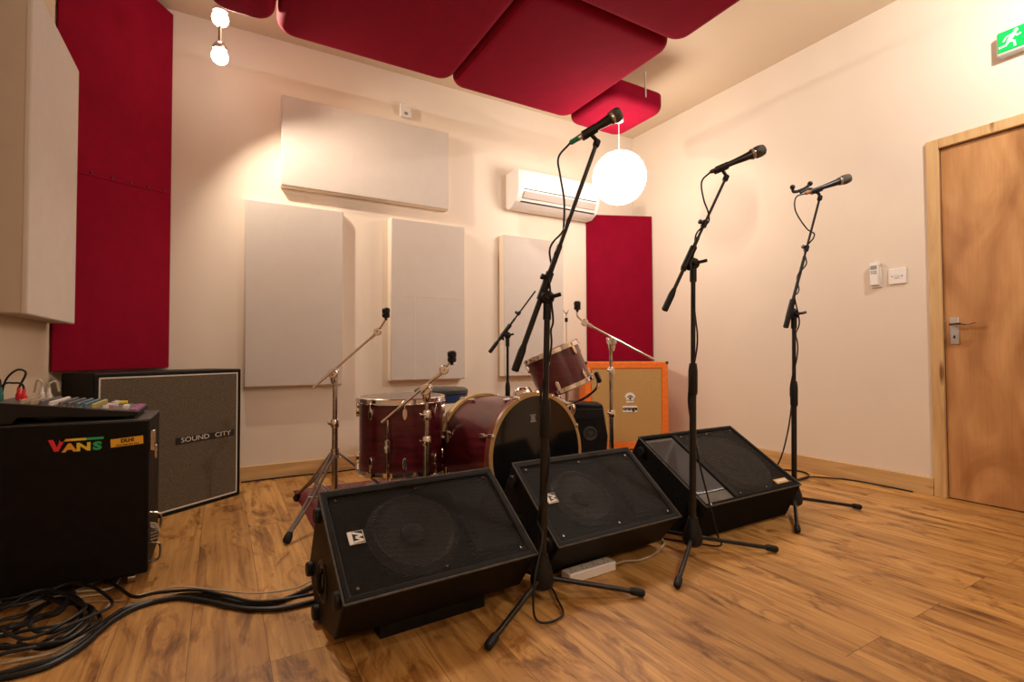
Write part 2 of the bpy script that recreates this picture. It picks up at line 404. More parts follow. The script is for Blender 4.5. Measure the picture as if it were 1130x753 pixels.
# ------------------------------------------------------------------ wall panels
def panel(name, label, x0, x1, z0, z1, t, group='off-white wall panels'):
    r = thing(name, label, 'acoustic panel', ((x0+x1)/2, Y_B, z0), group)
    MB().box((x0, Y_B-t+.004, z0), (x1, Y_B-.0005, z1)).build('panel_frame', WOODEDGE, r, .004)
    MB().box((x0+.002, Y_B-t-.003, z0+.002), (x1-.002, Y_B-t+.02, z1-.002)).build('fabric_face', WHITEC, r, .007, seg=3)
    return r
panel('acoustic_panel', 'off-white rectangular sound panel mounted lengthwise, highest on the back wall', .338, 1.540, 1.950, 2.562, .06)
panel('acoustic_panel', 'upright off-white sound panel nearest the grey speaker cabinet', .128, .742, .608, 1.832, .05)
p2 = panel('acoustic_panel', 'upright off-white sound panel with faint frame lines, behind the floor tom', 1.072, 1.668, .624, 1.828, .08)
yf = Y_B-.0838
FL = cloth('pressed_fabric_line', (0.66, 0.585, 0.52), 0.02, 0.1)
s_ = None
for a_, b_ in (((1.078, yf, 1.252), (1.662, yf+.002, 1.258)), ((1.255, yf, .63), (1.262, yf+.002, 1.252)), ((1.425, yf, .63), (1.432, yf+.002, 1.252))):
    MB().box(a_, b_).build('frame_line', FL, p2)
panel('acoustic_panel', 'upright off-white sound panel partly behind the nearest mic stand, under the air conditioner', 2.018, 2.625, .632, 1.812, .08)
r = thing('acoustic_panel', 'off-white sound panel on the left wall, cut by the photo edge', 'acoustic panel', (X_L, 2.72, .968), 'off-white wall panels')
MB().box((X_L+.0005, 2.395, .968), (-.603, 3.062, 2.165)).build('panel_frame', cloth('beige_side_fabric', (0.52, 0.43, 0.345), 0.03), r, .006)
MB().box((-.612, 2.392, .966), (-.593, 3.065, 2.168)).build('fabric_face', WHITEC, r, .006, seg=3)

def corner_panel(label, a, b, z0, z1, t, seam=None):
    a = V((*a, 0)); b = V((*b, 0)); u = (b-a).normalized(); n = V((u.y, -u.x, 0)); L = (b-a).length
    r = thing('corner_panel', label, 'acoustic panel', (a+b)/2+V((0, 0, z0)))
    fr = frame(a, u, -n)
    MB(fr).box((0, 0, z0), (L, t, z1)).build('fabric_board', RED, r, .003)
    if seam:
        sz = lambda x: seam[0]+(seam[1]-seam[0])*x/L
        MB(fr).prism([(.01, -.0045, sz(0)), (L-.01, -.0045, sz(L)), (L-.01, -.0045, sz(L)+.014), (.01, -.0045, sz(0)+.014)], (0, .006, 0)).build('seam', RED, r, .004)
        for k in range(6):
            x = .06+k*(L-.12)/5; MB(fr).cyl((x, -.007, sz(x)+.016), (x, .0, sz(x)+.016), .006, n=8).build('upholstery_tack', C_BK, r)
    return r
corner_panel('tall dark red fabric panel across the left corner, behind the grey speaker cabinet', (X_L+.012, 3.095), (-.272, 3.700), .745, 2.925, .010, (1.70, 1.80))
corner_panel('dark red fabric panel across the far corner above the orange cabinet', (2.940, 3.700), (3.530, 3.452), .752, 2.118, .010)

# ------------------------------------------------------------------ ceiling clouds
def cloud(label, x0, x1, y0, y1, z, th, hangs, rc=.10, rf=.055):
    r = thing('ceiling_panel', label, 'ceiling panel', ((x0+x1)/2, (y0+y1)/2, z), 'red padded ceiling panels')
    layers = []
    def outline(inset, zz):
        q = []; R = max(rc-inset, .004)
        X0, X1, Y0, Y1 = x0+inset, x1-inset, y0+inset, y1-inset
        for cx, cy, a0 in ((X1-R, Y1-R, 0), (X0+R, Y1-R, 90), (X0+R, Y0+R, 180), (X1-R, Y0+R, 270)):
            for k in range(9):
                a = math.radians(a0+k*90/8); q.append((cx+R*math.cos(a), cy+R*math.sin(a), zz))
        return q
    layers.append(outline(.004, z+th)); layers.append(outline(0, z+th-.004))
    for k in range(7):
        a = math.radians(90*k/6); layers.append(outline(rf*(1-math.cos(a)), z+rf*(1-math.sin(a))))
    for ins in (.12, .2, .3):
        if ins < min(x1-x0, y1-y0)/2-.02: layers.append(outline(ins, z-.006*(ins/.3)))
    n = len(layers[0]); vs = [p for l in layers for p in l]; fs = [tuple(range(n))]
    for k in range(len(layers)-1):
        for i in range(n): fs.append((k*n+i, k*n+(i+1) % n, (k+1)*n+(i+1) % n, (k+1)*n+i))
    fs.append(tuple((len(layers)-1)*n+i for i in range(n)))
    MB().add(vs, fs).build('padded_board', RED, r, angle=50)
    for hx, hy in hangs:
        MB().cyl((hx, hy, z+th-.01), (hx, hy, Z_C), .0025, n=6).build('hanging_wire', STEEL, r)
    return r
cloud('small red padded ceiling panel nearest the glowing spot bulbs, a narrow strip', -.075, .232, 2.05, 2.985, 2.60, .12, [(0.05, 2.9)])
cloud('wide red padded ceiling panel, left one of the back row above the drums', .245, 1.288, 1.80, 3.055, 2.60, .12, [(.5, 2.8), (1.1, 2.8)])
cloud('red padded ceiling panel in the back row, meeting the small corner one', 1.296, 2.275, 2.028, 3.085, 2.60, .12, [(1.5, 2.9), (2.1, 2.9)])
cloud('red padded ceiling panel nearest the camera, cut by the top photo edge', 1.296, 2.290, .98, 2.018, 2.60, .12, [(1.5, 1.2), (2.1, 1.2)])
cp = cloud('smallest red padded ceiling panel, in the far corner above the glowing globe', 2.285, 2.815, 2.59, 3.115, 2.585, .125, [(2.5, 2.9)])
MB().box((2.588, 2.580, 2.64), (2.600, 2.589, 2.82)).build('hanging_hook', STEEL, cp)

# ------------------------------------------------------------------ lamps
def globe(label, c, rad, glow, ztop, name='globe_pendant'):
    r = thing(name, label, 'pendant lamp', (c[0], c[1], c[2]))
    MB().ball(c, rad, 32, 18).build('lamp_shade', glow, r)
    MB().cyl((c[0], c[1], c[2]+rad), (c[0], c[1], ztop), .0035, n=8).build('cord', WHITEP, r)
    MB().cyl((c[0], c[1], ztop-.03), (c[0], c[1], ztop), .035, n=16).build('ceiling_rose', WHITEP, r)
globe('round glowing white globe lamp hanging in the far corner', (2.555, 2.82, 2.125), .196, GLOW, 2.578)
globe('warm fill-light globe added behind the camera, not a lamp of the room', (0.9, -1.1, 2.25), .2, FILL_GLOW, Z_C)  # unseen globe put in for fill, built like the corner pendant
def spots(label, c, bulb, zz, aims, power, cone, tint):
    r = thing('spot_lamp', label, 'ceiling lamp', (c[0], c[1], Z_C))
    MB().cyl((c[0], c[1], Z_C-.02), (c[0], c[1], Z_C), .05, n=24).build('ceiling_plate', WHITEP, r, .003)
    MB().cyl((c[0], c[1], min(zz)+.05), (c[0], c[1], Z_C-.02), .010, n=12).build('stem', CHROME, r)
    for k, z in enumerate(zz):
        MB().lathe((c[0], c[1], z+.035), (0, 0, 1), [(.040, 0), (.038, .02), (.022, .045), (.012, .05)], 20).build('lamp_cup', CHROME, r)
        aim = V(aims[k]).normalized()
        MB().ball((c[0], c[1], z), .044, 18, 12).build('bulb', bulb, r)
        ld = bpy.data.lights.new('spot_beam', 'SPOT'); ld.energy = power; ld.color = tint
        ld.shadow_soft_size = .02; ld.spot_size = math.radians(cone); ld.spot_blend = .55
        lo_ = bpy.data.objects.new('spot_beam', ld); COL.objects.link(lo_); lo_.parent = r
        lo_.location = V((c[0], c[1], z))+aim*.055-r.location
        lo_.rotation_euler = aim.to_track_quat('-Z', 'Y').to_euler()
spots('chrome ceiling fitting with two glaring bulbs beside the left red corner panel', (-.02, 3.30), BULB, (2.53, 2.75), ((.75, -.30, -1.0), (1, -.75, -.45)), SPOT_W, 140, (1.0, 0.84, 0.66))
spots('chrome ceiling fitting with two bulbs above the door side, outside the picture', (2.75, .42), BULB2, (2.60, 2.78), ((.55, .8, -.45), (-.8, .5, -.7)), SPOT2_W, 140, (1.0, 0.95, 0.88))

# ------------------------------------------------------------------ air conditioner, small wall items
ac = thing('air_conditioner', 'white split air conditioner unit high on the back wall beside the globe lamp', 'air conditioner', (2.53, Y_B, 2.03))
yb, yf = Y_B-.001, Y_B-.215
prof = [(yb, 2.345), (yb, 2.055), (yb-.03, 2.035), (yb-.10, 2.037), (yf+.045, 2.075), (yf+.004, 2.155), (yf, 2.20), (yf+.004, 2.325), (yf+.02, 2.345)]
MB().prism([(2.085, y, z) for y, z in prof], (.850, 0, 0)).build('housing', WHITEP, ac, .006)
MB().box((2.135, yf-.002, 2.17), (2.895, yf+.01, 2.176)).build('panel_gap', C_BK, ac)
MB(frame((0, yf+.006, 2.150), (1, 0, 0), (0, .42, -.9), (0, -.9, -.42))).box((2.14, -.008, 0), (2.89, .050, .010)).build('louver', mat('pale_grey_louver', (.5, .42, .38), .4), ac, .003)
MB(frame((0, yf+.040, 2.082), (1, 0, 0), (0, .8, -.6), (0, -.6, -.8))).box((2.13, 0, -.002), (2.90, .008, .006)).build('air_slot', C_BK, ac)
jb = thing('junction_box', 'small white box on the back wall just above the lengthwise panel', 'wall box', (1.20, Y_B, 2.63))
MB().box((1.160, Y_B-.03, 2.625), (1.245, Y_B-.0005, 2.722)).build('box_body', WHITEP, jb, .004)
MB().box((1.19, Y_B-.033, 2.64), (1.215, Y_B-.03, 2.66)).build('knockout', GREYP, jb)
sw = thing('wall_switch', 'white square switch plate on the right wall, nearer the door', 'switch', (X_R, 1.464, 1.28))
MB().box((X_R-.010, 1.418, 1.232), (X_R-.0005, 1.510, 1.326)).build('face_plate', WHITEP, sw, .003)
MB().box((X_R-.014, 1.454, 1.268), (X_R-.009, 1.474, 1.292)).build('rocker', WHITEV, sw, .001)
for y_ in (1.49, 1.438): MB().cyl((X_R-.012, y_, 1.279), (X_R-.009, y_, 1.279), .004).build('screw', DCHROME, sw)
rc = thing('remote_control', 'white remote control in a wall holder left of the switch plate', 'remote', (X_R, 1.58, 1.22))
MB().box((X_R-.012, 1.548, 1.222), (X_R-.0005, 1.606, 1.345)).build('holder', WHITEP, rc, .004)
MB().box((X_R-.032, 1.555, 1.235), (X_R-.012, 1.604, 1.378)).build('remote_body', WHITEP, rc, .005)
MB().box((X_R-.0335, 1.562, 1.335), (X_R-.0315, 1.597, 1.358)).build('display', GREYP, rc)
for ky in range(3):
    for kz in range(2):
        MB().cbox((X_R-.033, 1.568+ky*.0115, 1.322-kz*.012), (.003, .007, .006)).build('button', GREYP, rc)

ex = thing('exit_sign', 'green and white running man exit sign high on the right wall', 'exit sign', (X_R, .82, 2.36))
MB().box((X_R-.055, .655, 2.352), (X_R-.0005, .978, 2.476)).build('housing', mat('clear_grey_housing', (.62, .60, .58), .25), ex, .008)
MB().box((X_R-.060, .663, 2.366), (X_R-.054, .970, 2.472)).build('sign_face', EXITG, ex, .002)
def exitfig():
    m = MB(frame((X_R-.0605, .925, 2.420), (0, -1, 0), (0, 0, 1), (-1, 0, 0)))
    def limb(pts, r):
        for a, b in zip(pts, pts[1:]):
            a, b = V(a), V(b); d = (b-a).normalized(); n = V((-d.y, d.x, 0))*r
            m.prism([(a-n-d*r).to_tuple(), (b-n+d*r).to_tuple(), (b+n+d*r).to_tuple(), (a+n-d*r).to_tuple()], (0, 0, .0012))
    m.lathe((.026, .034, 0), (0, 0, 1), [(.0085, 0), (.0085, .0012)], 16)
    limb([(.016, .018, 0), (0, -.006, 0)], .0085)
    limb([(.018, .018, 0), (.030, .006, 0), (.040, .010, 0)], .0035)
    limb([(.010, .022, 0), (-.012, .016, 0), (-.022, .000, 0)], .0035)
    limb([(.002, -.008, 0), (.018, -.018, 0), (.020, -.040, 0)], .0045)
    limb([(-.002, -.010, 0), (-.014, -.026, 0), (-.036, -.028, 0)], .0045)
    return m
exitfig().build('running_figure', EXITW, ex)
dm = MB(frame((X_R-.0605, .83, 2.420), (0, -1, 0), (0, 0, 1), (-1, 0, 0)))
dm.prism([(0, -.008, 0), (.03, -.008, 0), (.03, -.02, 0), (.05, 0, 0), (.03, .02, 0), (.03, .008, 0), (0, .008, 0)], (0, 0, .0012))
dm.box((.075, -.042, 0), (.115, .042, .0012))
dm.build('arrow_and_doorway', EXITW, ex)

# ------------------------------------------------------------------ speaker cabinets
def guitar_cab(name, label, a, ang, W, Hh, D, body, grille, border, recess, rim, z0=0.0):
    """a = front bottom left corner, ang = direction of the front edge; local y runs backwards."""
    u = V((math.cos(ang), math.sin(ang), 0)); fr = frame((a[0], a[1], z0), u)
    r = thing(name, label, 'speaker cabinet', (a[0]+u.x*W/2, a[1]+u.y*W/2, 0))
    m = MB(fr); o = [(0, 0, 0), (W, 0, 0), (W, 0, Hh), (0, 0, Hh)]
    i = [(rim, 0, rim), (W-rim, 0, rim), (W-rim, 0, Hh-rim), (rim, 0, Hh-rim)]
    j = [(x, recess, z) for x, _, z in i]; bk = [(x, D, z) for x, _, z in o]
    fs = []
    for k in range(4):
        l = (k+1) % 4; fs += [(k, l, 4+l, 4+k), (4+k, 4+l, 8+l, 8+k), (k, l, 12+l, 12+k)]
    fs += [(8, 9, 10, 11), (12, 13, 14, 15)]
    m.add(o+i+j+bk, fs).build('cabinet', body, r, .008, seg=3)
    MB(fr).box((rim+.003, recess-.008, rim+.003), (W-rim-.003, recess-.001, Hh-rim-.003)).build('grille', grille, r)
    if border:
        b = MB(fr); t = .007; y0 = recess-.011
        b.box((rim, y0, rim), (W-rim, y0+.006, rim+t)); b.box((rim, y0, Hh-rim-t), (W-rim, y0+.006, Hh-rim))
        b.box((rim, y0, rim), (rim+t, y0+.006, Hh-rim)); b.box((W-rim-t, y0, rim), (W-rim, y0+.006, Hh-rim))
        b.build('piping', border, r)
    return r, fr
sa = math.atan2(.607, .795)*1.0
sa = math.atan2(.268, .351)
ux = V((math.cos(sa), math.sin(sa)))
sc_w = .755
a0 = (.106-ux.x*sc_w, 3.380-ux.y*sc_w)
scab, fr = guitar_cab('guitar_cabinet', 'grey-grilled black speaker cabinet with a white border in the left corner', a0, sa, sc_w, .738, .262, BLACK, SALT, WHITEV, .014, .020)
MB(fr).box((.375, .004, .352), (.715, .007, .388)).build('badge', C_BK, scab)
for wd, wx in (('SOUND', .482), ('CITY', .643)): text(wd, .036, fr @ V((wx, .0035, .3715)), fr.to_3x3() @ V((1, 0, 0)), fr.to_3x3() @ V((0, 0, 1)), WHITEV, scab, ext=.0008, sx=1.27)
MB(fr).box((-.003, .10, .42), (.002, .20, .50)).build('side_handle', RUBBER, scab, .004)
for x in (.08, .67):
    for y in (.05, .21): MB(fr).cyl((x, y, 0), (x, y, .004), .018).build('foot', RUBBER, scab)

oa = math.radians(-27.0); uo = V((math.cos(oa), math.sin(oa)))
ow = .715; oc = (2.975, 3.215); a1 = (oc[0]-uo.x*ow/2, oc[1]-uo.y*ow/2)
ocab, fr = guitar_cab('guitar_cabinet', 'bright orange speaker cabinet with straw-coloured grille in the far corner', a1, oa, ow, .735, .27, ORANGE, BASKET, None, .012, .056, z0=.012)
X3 = fr.to_3x3() @ V((1, 0, 0)); Z3 = V((0, 0, 1))
MB(fr).box((.322, .001, .312), (.445, .004, .362)).build('name_plate', C_WH, ocab, .001)
text('orange', .046, fr @ V((.3835, .0005, .341)), X3, Z3, C_BK, ocab, ext=.0008, bold=.0022, sx=.95)
cr = MB(fr); y0 = .001
cr.lathe((.385, y0+.003, .430), (0, -1, 0), [(.034, 0), (.034, .0025)], 28)
for k in range(7):
    an = math.radians(20+k*23.3); cx, cz = .385+.040*math.cos(an), .430+.040*math.sin(an)
    cr.lathe((cx, y0+.003, cz), (0, -1, 0), [(.008, 0), (.008, .0022)], 10)
cr.box((.352, y0, .392), (.418, y0+.003, .404))
cr.build('crest', C_WH, ocab)
ck = MB(fr); y0 = -.0012
for k in range(10):
    a_, b_ = math.radians(10+k*16), math.radians(10+(k+1)*16)
    ck.prism([(.385+.026*math.cos(t), y0, .428+.026*math.sin(t)) for t in (a_, b_)]+[(.385+.018*math.cos(t), y0, .428+.018*math.sin(t)) for t in (b_, a_)], (0, -.001, 0))
ck.lathe((.385, y0, .428), (0, -1, 0), [(.009, 0), (.009, .001)], 14); ck.box((.362, y0-.001, .408), (.408, y0, .413))
ck.build('crest_emblem', C_BK, ocab)
for x, z in ((0, 0), (ow, 0), (0, .735), (ow, .735)):
    sx, sz = (1 if x == 0 else -1), (1 if z == 0 else -1)
    c = MB(fr); c.box((min(x-sx*.003, x+sx*.02), -.003, min(z-sz*.003, z+sz*.02)), (max(x-sx*.003, x+sx*.02), .02, max(z-sz*.003, z+sz*.02)))
    c.build('corner_cap', PLAST, ocab, .004)
for x in (.08, .63):
    for y in (.05, .21): MB(fr).cyl((x, y, -.012), (x, y, .004), .018).build('foot', RUBBER, ocab)

# ------------------------------------------------------------------ flight case with mixer
fc = thing('flight_case', 'black wooden case on castors with stickers, cut by the left photo edge', 'flight case', (-.45, 2.42, 0))
CX0, CX1, CY0, CY1, CZ0, CZ1 = -.672, -.222, 2.25, 2.60, .036, .584
MB().box((CX0, CY0, CZ0), (CX1, CY1, CZ1)).build('case_body', mat('dark_painted_wood', (.006, .0038, .003), .6, noise=.4, nscale=25, bump=.4, bscale=120, spec=.15), fc, .006, seg=3)
MB().box((CX0, CY0+.012, CZ1-.0005), (CX1+.002, CY1, CZ1+.004)).build('lid_edge', WORN, fc, .002)
for x, y in ((-.27, 2.285), (-.27, 2.55), (-.62, 2.285), (-.62, 2.55)):
    m = MB(); m.cyl((x-.011, y, .0185), (x+.011, y, .0185), .0185, n=18); m.build('castor', DCHROME, fc)
for z0, z1 in ((.17, .235), (.055, .125)):
    MB().tube([(CX1, CY0+.06, z0), (CX1+.028, CY0+.058, z0+.006), (CX1+.034, CY0+.058, (z0+z1)/2), (CX1+.028, CY0+.058, z1-.006), (CX1, CY0+.06, z1)], .0042, 8).build('rack_handle', DCHROME, fc)
MB().box((CX1, CY0+.02, .47), (CX1+.016, CY0+.055, .545)).box((CX1+.012, CY0+.03, .44), (CX1+.022, CY0+.045, .49)).build('butterfly_latch', DCHROME, fc, .002)
c = MB()
for k in range(3): c.tube([(CX1+.001, CY0+.05+.01*k, .20-.01*k), (CX1+.022+.003*k, CY0+.052, .19-.012*k), (CX1+.026, CY0+.06, .165-.012*k), (CX1+.002, CY0+.07, .155-.012*k)], .003, 6)
c.build('hanging_lead', CABLEW, fc)
def sk(pts, m, name='sticker_letter', y=CY0-.0008):
    MB().prism([(x, y, z) for x, z in pts], (0, .001, 0)).build(name, m, fc)
# skate-shoe sticker: big V whose arm runs on as a bar above the other letters
vx, vt, vb = -.499, .536, .496
sk([(vx, vt), (vx+.013, vt), (vx+.023, vb+.014), (vx+.032, vt), (vx+.045, vt), (vx+.027, vb), (vx+.016, vb)], C_RED)
bar = [(vx+.032, vx+.060, C_OR), (vx+.060, vx+.100, C_YE), (vx+.100, -.352, C_GR)]
for x0, x1, m in bar: sk([(x0, vt), (x1, vt), (x1, vt-.008), (x0-(.005 if x0 == bar[0][0] else 0), vt-.008)], m, 'sticker_bar')
for ch, x, m in (('A', -.443, C_OR), ('N', -.406, C_YE), ('S', -.369, C_GR)):
    text(ch, .037, (x, CY0-.0008, .5045), (1, 0, 0), (0, 0, 1), m, fc, 'sticker_letter', bold=.0018, sx=1.38)
st = MB().prism([(-.333, CY0-.0008, .524), (-.240, CY0-.0008, .531), (-.239, CY0-.0008, .502), (-.332, CY0-.0008, .495)], (0, .001, 0)).build('yellow_sticker', C_STK, fc)
text('DLH!', .017, (-.285, CY0-.0016, .5175), (1, 0, .07), (-.07, 0, 1), C_BK, st, bold=.0007)
text('Drum  Pedal  Bass  Keys', .0065, (-.285, CY0-.0016, .5035), (1, 0, .07), (-.07, 0, 1), C_BK, st, bold=.0002)

mx = thing('mixing_desk', 'black wedge-shaped mixer with coloured knobs lying on the black case', 'mixer', (-.45, 2.42, CZ1+.004))
zt = CZ1+.0045
side = [(-.668, zt+.006), (-.60, zt+.002), (-.585, zt+.024), (-.285, zt+.008), (-.262, zt+.012), (-.258, zt+.026), (-.655, zt+.078)]
MB().prism([(x, 2.285, z) for x, z in side], (0, .275, 0)).build('housing', PLAST, mx, .003)
MB().box((-.668, 2.30, zt), (-.61, 2.54, zt+.012)).build('foot_block', RUBBER, mx)
MB().box((-.30, 2.30, zt), (-.27, 2.54, zt+.012)).build('foot_block', RUBBER, mx)
sl = V((.397, 0, -.052)).normalized(); nrm = V((sl.z*-1, 0, sl.x)).normalized()
mfr = frame((-.655, 2.285, zt+.078), sl, (0, 1, 0), nrm)
MB(mfr).box((.004, .006, 0), (.396, .269, .002)).build('control_surface', C_GY, mx)
rows = [(.075, C_BE), (.100, C_BE), (.125, C_GY), (.150, C_WH), (.175, C_GY), (.197, C_GY), (.220, C_BL), (.242, C_BL), (.264, C_YK)]
for x, m in rows:
    for k in range(9):
        MB(mfr).lathe((x, .022+k*.0285, .002), (0, 0, 1), [(.0075, 0), (.0065, .012), (.004, .0135)], 10).build('knob', m, mx)
for k in range(9):
    MB(mfr).cbox((.300+.012*(k % 3 == 1), .022+k*.0285, .007), (.016, .009, .012)).build('fader', C_PK if k % 4 == 1 else C_WH, mx, .001)
for k in range(3): MB(mfr).cbox((.352, .06+k*.02, .007), (.016, .010, .014)).build('fader', C_WH, mx, .001)
MB(mfr).cyl((.315, .20, .010), (.340, .20, .012), .007, n=10).build('fader', C_YE, mx)
MB(mfr).box((.372, .01, .002), (.392, .265, .005)).build('edge_strip', C_PUR, mx)

def plug_lead(label, x, y, zb, col, path, mcab, name='signal_lead'):
    r = thing(name, label, 'lead', (x, y, zb))
    MB().lathe((x, y, zb), (0, 0, 1), [(.009, 0), (.009, .022), (.006, .026), (.005, .045)], 12).build('plug', col, r)
    MB().tube([(x, y, zb+.044)]+path, .0035, 8).build('cable', mcab, r)
zs = lambda x: zt+.078-.052*((x+.655)/.397)+.0035
plug_lead('black lead with teal plug in the rear of the mixer', -.640, 2.33, zs(-.640), C_TEAL, [(-.645, 2.34, zs(-.64)+.07), (-.665, 2.36, zs(-.64)+.07), (-.675, 2.40, .60), (-.68, 2.44, .5)], CABLEB)
plug_lead('black lead with red ring looping highest above the mixer', -.612, 2.40, zs(-.612), C_RED, [(-.595, 2.40, zs(-.612)+.095), (-.62, 2.40, zs(-.612)+.105), (-.655, 2.42, zs(-.612)+.06), (-.675, 2.46, .62), (-.68, 2.5, .5)], CABLEB)
plug_lead('white plug with a bent white lead, nearest the red wall panel', -.575, 2.50, zs(-.575), C_WH, [(-.575, 2.50, zs(-.575)+.062), (-.590, 2.51, zs(-.575)+.068), (-.600, 2.52, zs(-.6)+.02)], CABLEW)
plug_lead('white plug with curled white lead on the mixer, between two others', -.548, 2.47, zs(-.548), C_WH, [(-.546, 2.47, zs(-.548)+.062), (-.530, 2.48, zs(-.548)+.066), (-.524, 2.49, zs(-.548)+.03)], CABLEW)
plug_lead('red-ringed plug with a black lead on the mixer near its front', -.585, 2.345, zs(-.585), C_RED, [(-.59, 2.345, zs(-.585)+.06), (-.615, 2.37, zs(-.585)+.065), (-.66, 2.41, zs(-.64)+.04), (-.68, 2.43, .56)], CABLEB)
# ------------------------------------------------------------------ stage monitors
PROF = [(0, .038), (-.104, .176), (.205, .393), (.341, .125), (.218, 0.0)]
def rotp(q, t, piv=(.218, 0)):
    b, z = q[0]-piv[0], q[1]-piv[1]; return (b*math.cos(t)-z*math.sin(t)+piv[0], b*math.sin(t)+z*math.cos(t)+piv[1])
class Wedge:
    """stage monitor: profile extruded along the length, sloping front face recessed inside a rim"""
    def __init__(s, label, x, y, a, L, prof, body, rim=.022, dep=.042, foot=True):
        s.u = V((math.cos(a), math.sin(a), 0)); s.v = V((-math.sin(a), math.cos(a), 0)); s.o = V((x, y, 0)); s.L = L; s.prof = prof
        s.r = thing('stage_monitor', label, 'stage monitor', s.o+s.u*L/2+s.v*.12)
        s.P = lambda l, q: s.o+s.u*l+s.v*q[0]+V((0, 0, q[1]))
        p1, p2 = prof[1], prof[2]
        s.t = (s.P(0, p2)-s.P(0, p1)); s.T = s.t.length; s.t.normalize(); s.n = s.u.cross(s.t).normalized()
        s.fr = frame(s.P(0, p1), s.u, s.t, s.n)
        n = len(prof); m = MB()
        vs = [s.P(0, q) for q in prof]+[s.P(L, q) for q in prof]
        fs = [tuple(range(n)), tuple(range(n, 2*n))]+[(i, (i+1) % n, n+(i+1) % n, n+i) for i in range(n) if i != 1]
        k = len(vs); T = s.T
        inn = [(rim, rim), (L-rim, rim), (L-rim, T-rim), (rim, T-rim)]
        vs += [s.fr @ V((a_, b_, 0)) for a_, b_ in inn]+[s.fr @ V((a_, b_, -dep)) for a_, b_ in inn]
        oc_ = [1, n+1, n+2, 2]
        for i in range(4):
            j = (i+1) % 4; fs += [(oc_[i], oc_[j], k+j, k+i), (k+i, k+j, k+4+j, k+4+i)]
        fs.append((k+4, k+5, k+6, k+7))
        m.add(vs, fs).build('cabinet', body, s.r, .006, seg=2)
        e = .0035
        b = MB()
        for A, B in (((0, 0), (L, 0)), ((0, T), (L, T)), ((0, 0), (0, T)), ((L, 0), (L, T))):
            b.tube([s.fr @ V((*A, -.002)), s.fr @ V((*B, -.002))], e, 6, smooth=False)
        b.build('worn_edge', WORN, s.r)
        s.dep = dep; s.rim = rim
    def woofer(s, cx, cy, R):
        ax = s.n; p = s.fr @ V((cx, cy, -min(s.dep, .042)-.0))
        if s.dep > .05: MB(s.fr).box((cx-R-.02, .02, -s.dep+.001), (cx+R+.02, s.T-.02, -.0425)).build('baffle', BLACK, s.r)
        m = MB(); m.lathe(p, ax, [(R+.012, .001), (R+.012, .016), (R+.004, .024), (R-.008, .033), (R-.020, .022), (R*.30, .004), (R*.30, .006), (R*.26, .016), (R*.14, .024), (.001, .026)], 40, cap=False)
        m.build('woofer', DULL, s.r, angle=25)
    def horn(s, x0, x1, y0, y1, m_, throat=(.35, .5), d=.034):
        f = MB(s.fr); z1 = -s.dep+d; z0 = -s.dep+.003; cx, cy = (x0+x1)/2, (y0+y1)/2; tw, th = (x1-x0)*throat[0]/2, (y1-y0)*throat[1]/2
        o = [(x0, y0, z1), (x1, y0, z1), (x1, y1, z1), (x0, y1, z1)]; i = [(cx-tw, cy-th, z0), (cx+tw, cy-th, z0), (cx+tw, cy+th, z0), (cx-tw, cy+th, z0)]
        w_ = [(x0, y0, z0), (x1, y0, z0), (x1, y1, z0), (x0, y1, z0)]
        f.add(o+i+w_, [(k, (k+1) % 4, 4+(k+1) % 4, 4+k) for k in range(4)]+[(4, 5, 6, 7)]+[(k, (k+1) % 4, 8+(k+1) % 4, 8+k) for k in range(4)])
        f.build('horn', m_, s.r, .004)
    def grille(s, x0=None, x1=None):
        x0 = s.rim+.002 if x0 is None else x0; x1 = s.L-s.rim-.002 if x1 is None else x1
        o = MB(s.fr).box((x0, s.rim+.002, -.0075), (x1, s.T-s.rim-.002, -.006)).build('grille', PERF, s.r)
        for x in (x0+.02, (x0+x1)/2, x1-.02):
            for y in (s.rim+.016, s.T-s.rim-.016): MB(s.fr).cyl((x, y, -.007), (x, y, -.003), .004, n=10).build('grille_screw', DCHROME, s.r)
    def end_fittings(s, l, sign):
        cb = sum(q[0] for q in s.prof)/len(s.prof); cz = sum(q[1] for q in s.prof)/len(s.prof)
        for q in (s.prof[1], s.prof[2], s.prof[3], s.prof[4]):
            w_ = .22 if q is not s.prof[2] else .26
            b, z = q[0]+(cb-q[0])*w_, q[1]+(cz-q[1])*w_
            p = s.P(l, (b, z)); MB().lathe(p, s.u*sign, [(.023, -.001), (.023, .012), (.019, .017)], 18).build('rubber_foot', RUBBER, s.r)
        p = s.P(l, (cb+.01, cz))
        m = MB(); m.lathe(p, s.u*sign, [(.062, -.001), (.062, .0025), (.052, .004), (.050, .001)], 32); m.build('handle_cup', PLAST, s.r)
        MB().tube([p+s.u*sign*.002+s.v*.0-V((0, 0, .034)), p+s.u*sign*.010-V((0, 0, .02)), p+s.u*sign*.010+V((0, 0, .02)), p+s.u*sign*.002+V((0, 0, .034))], .008, 8).build('carry_handle', PLAST, s.r)
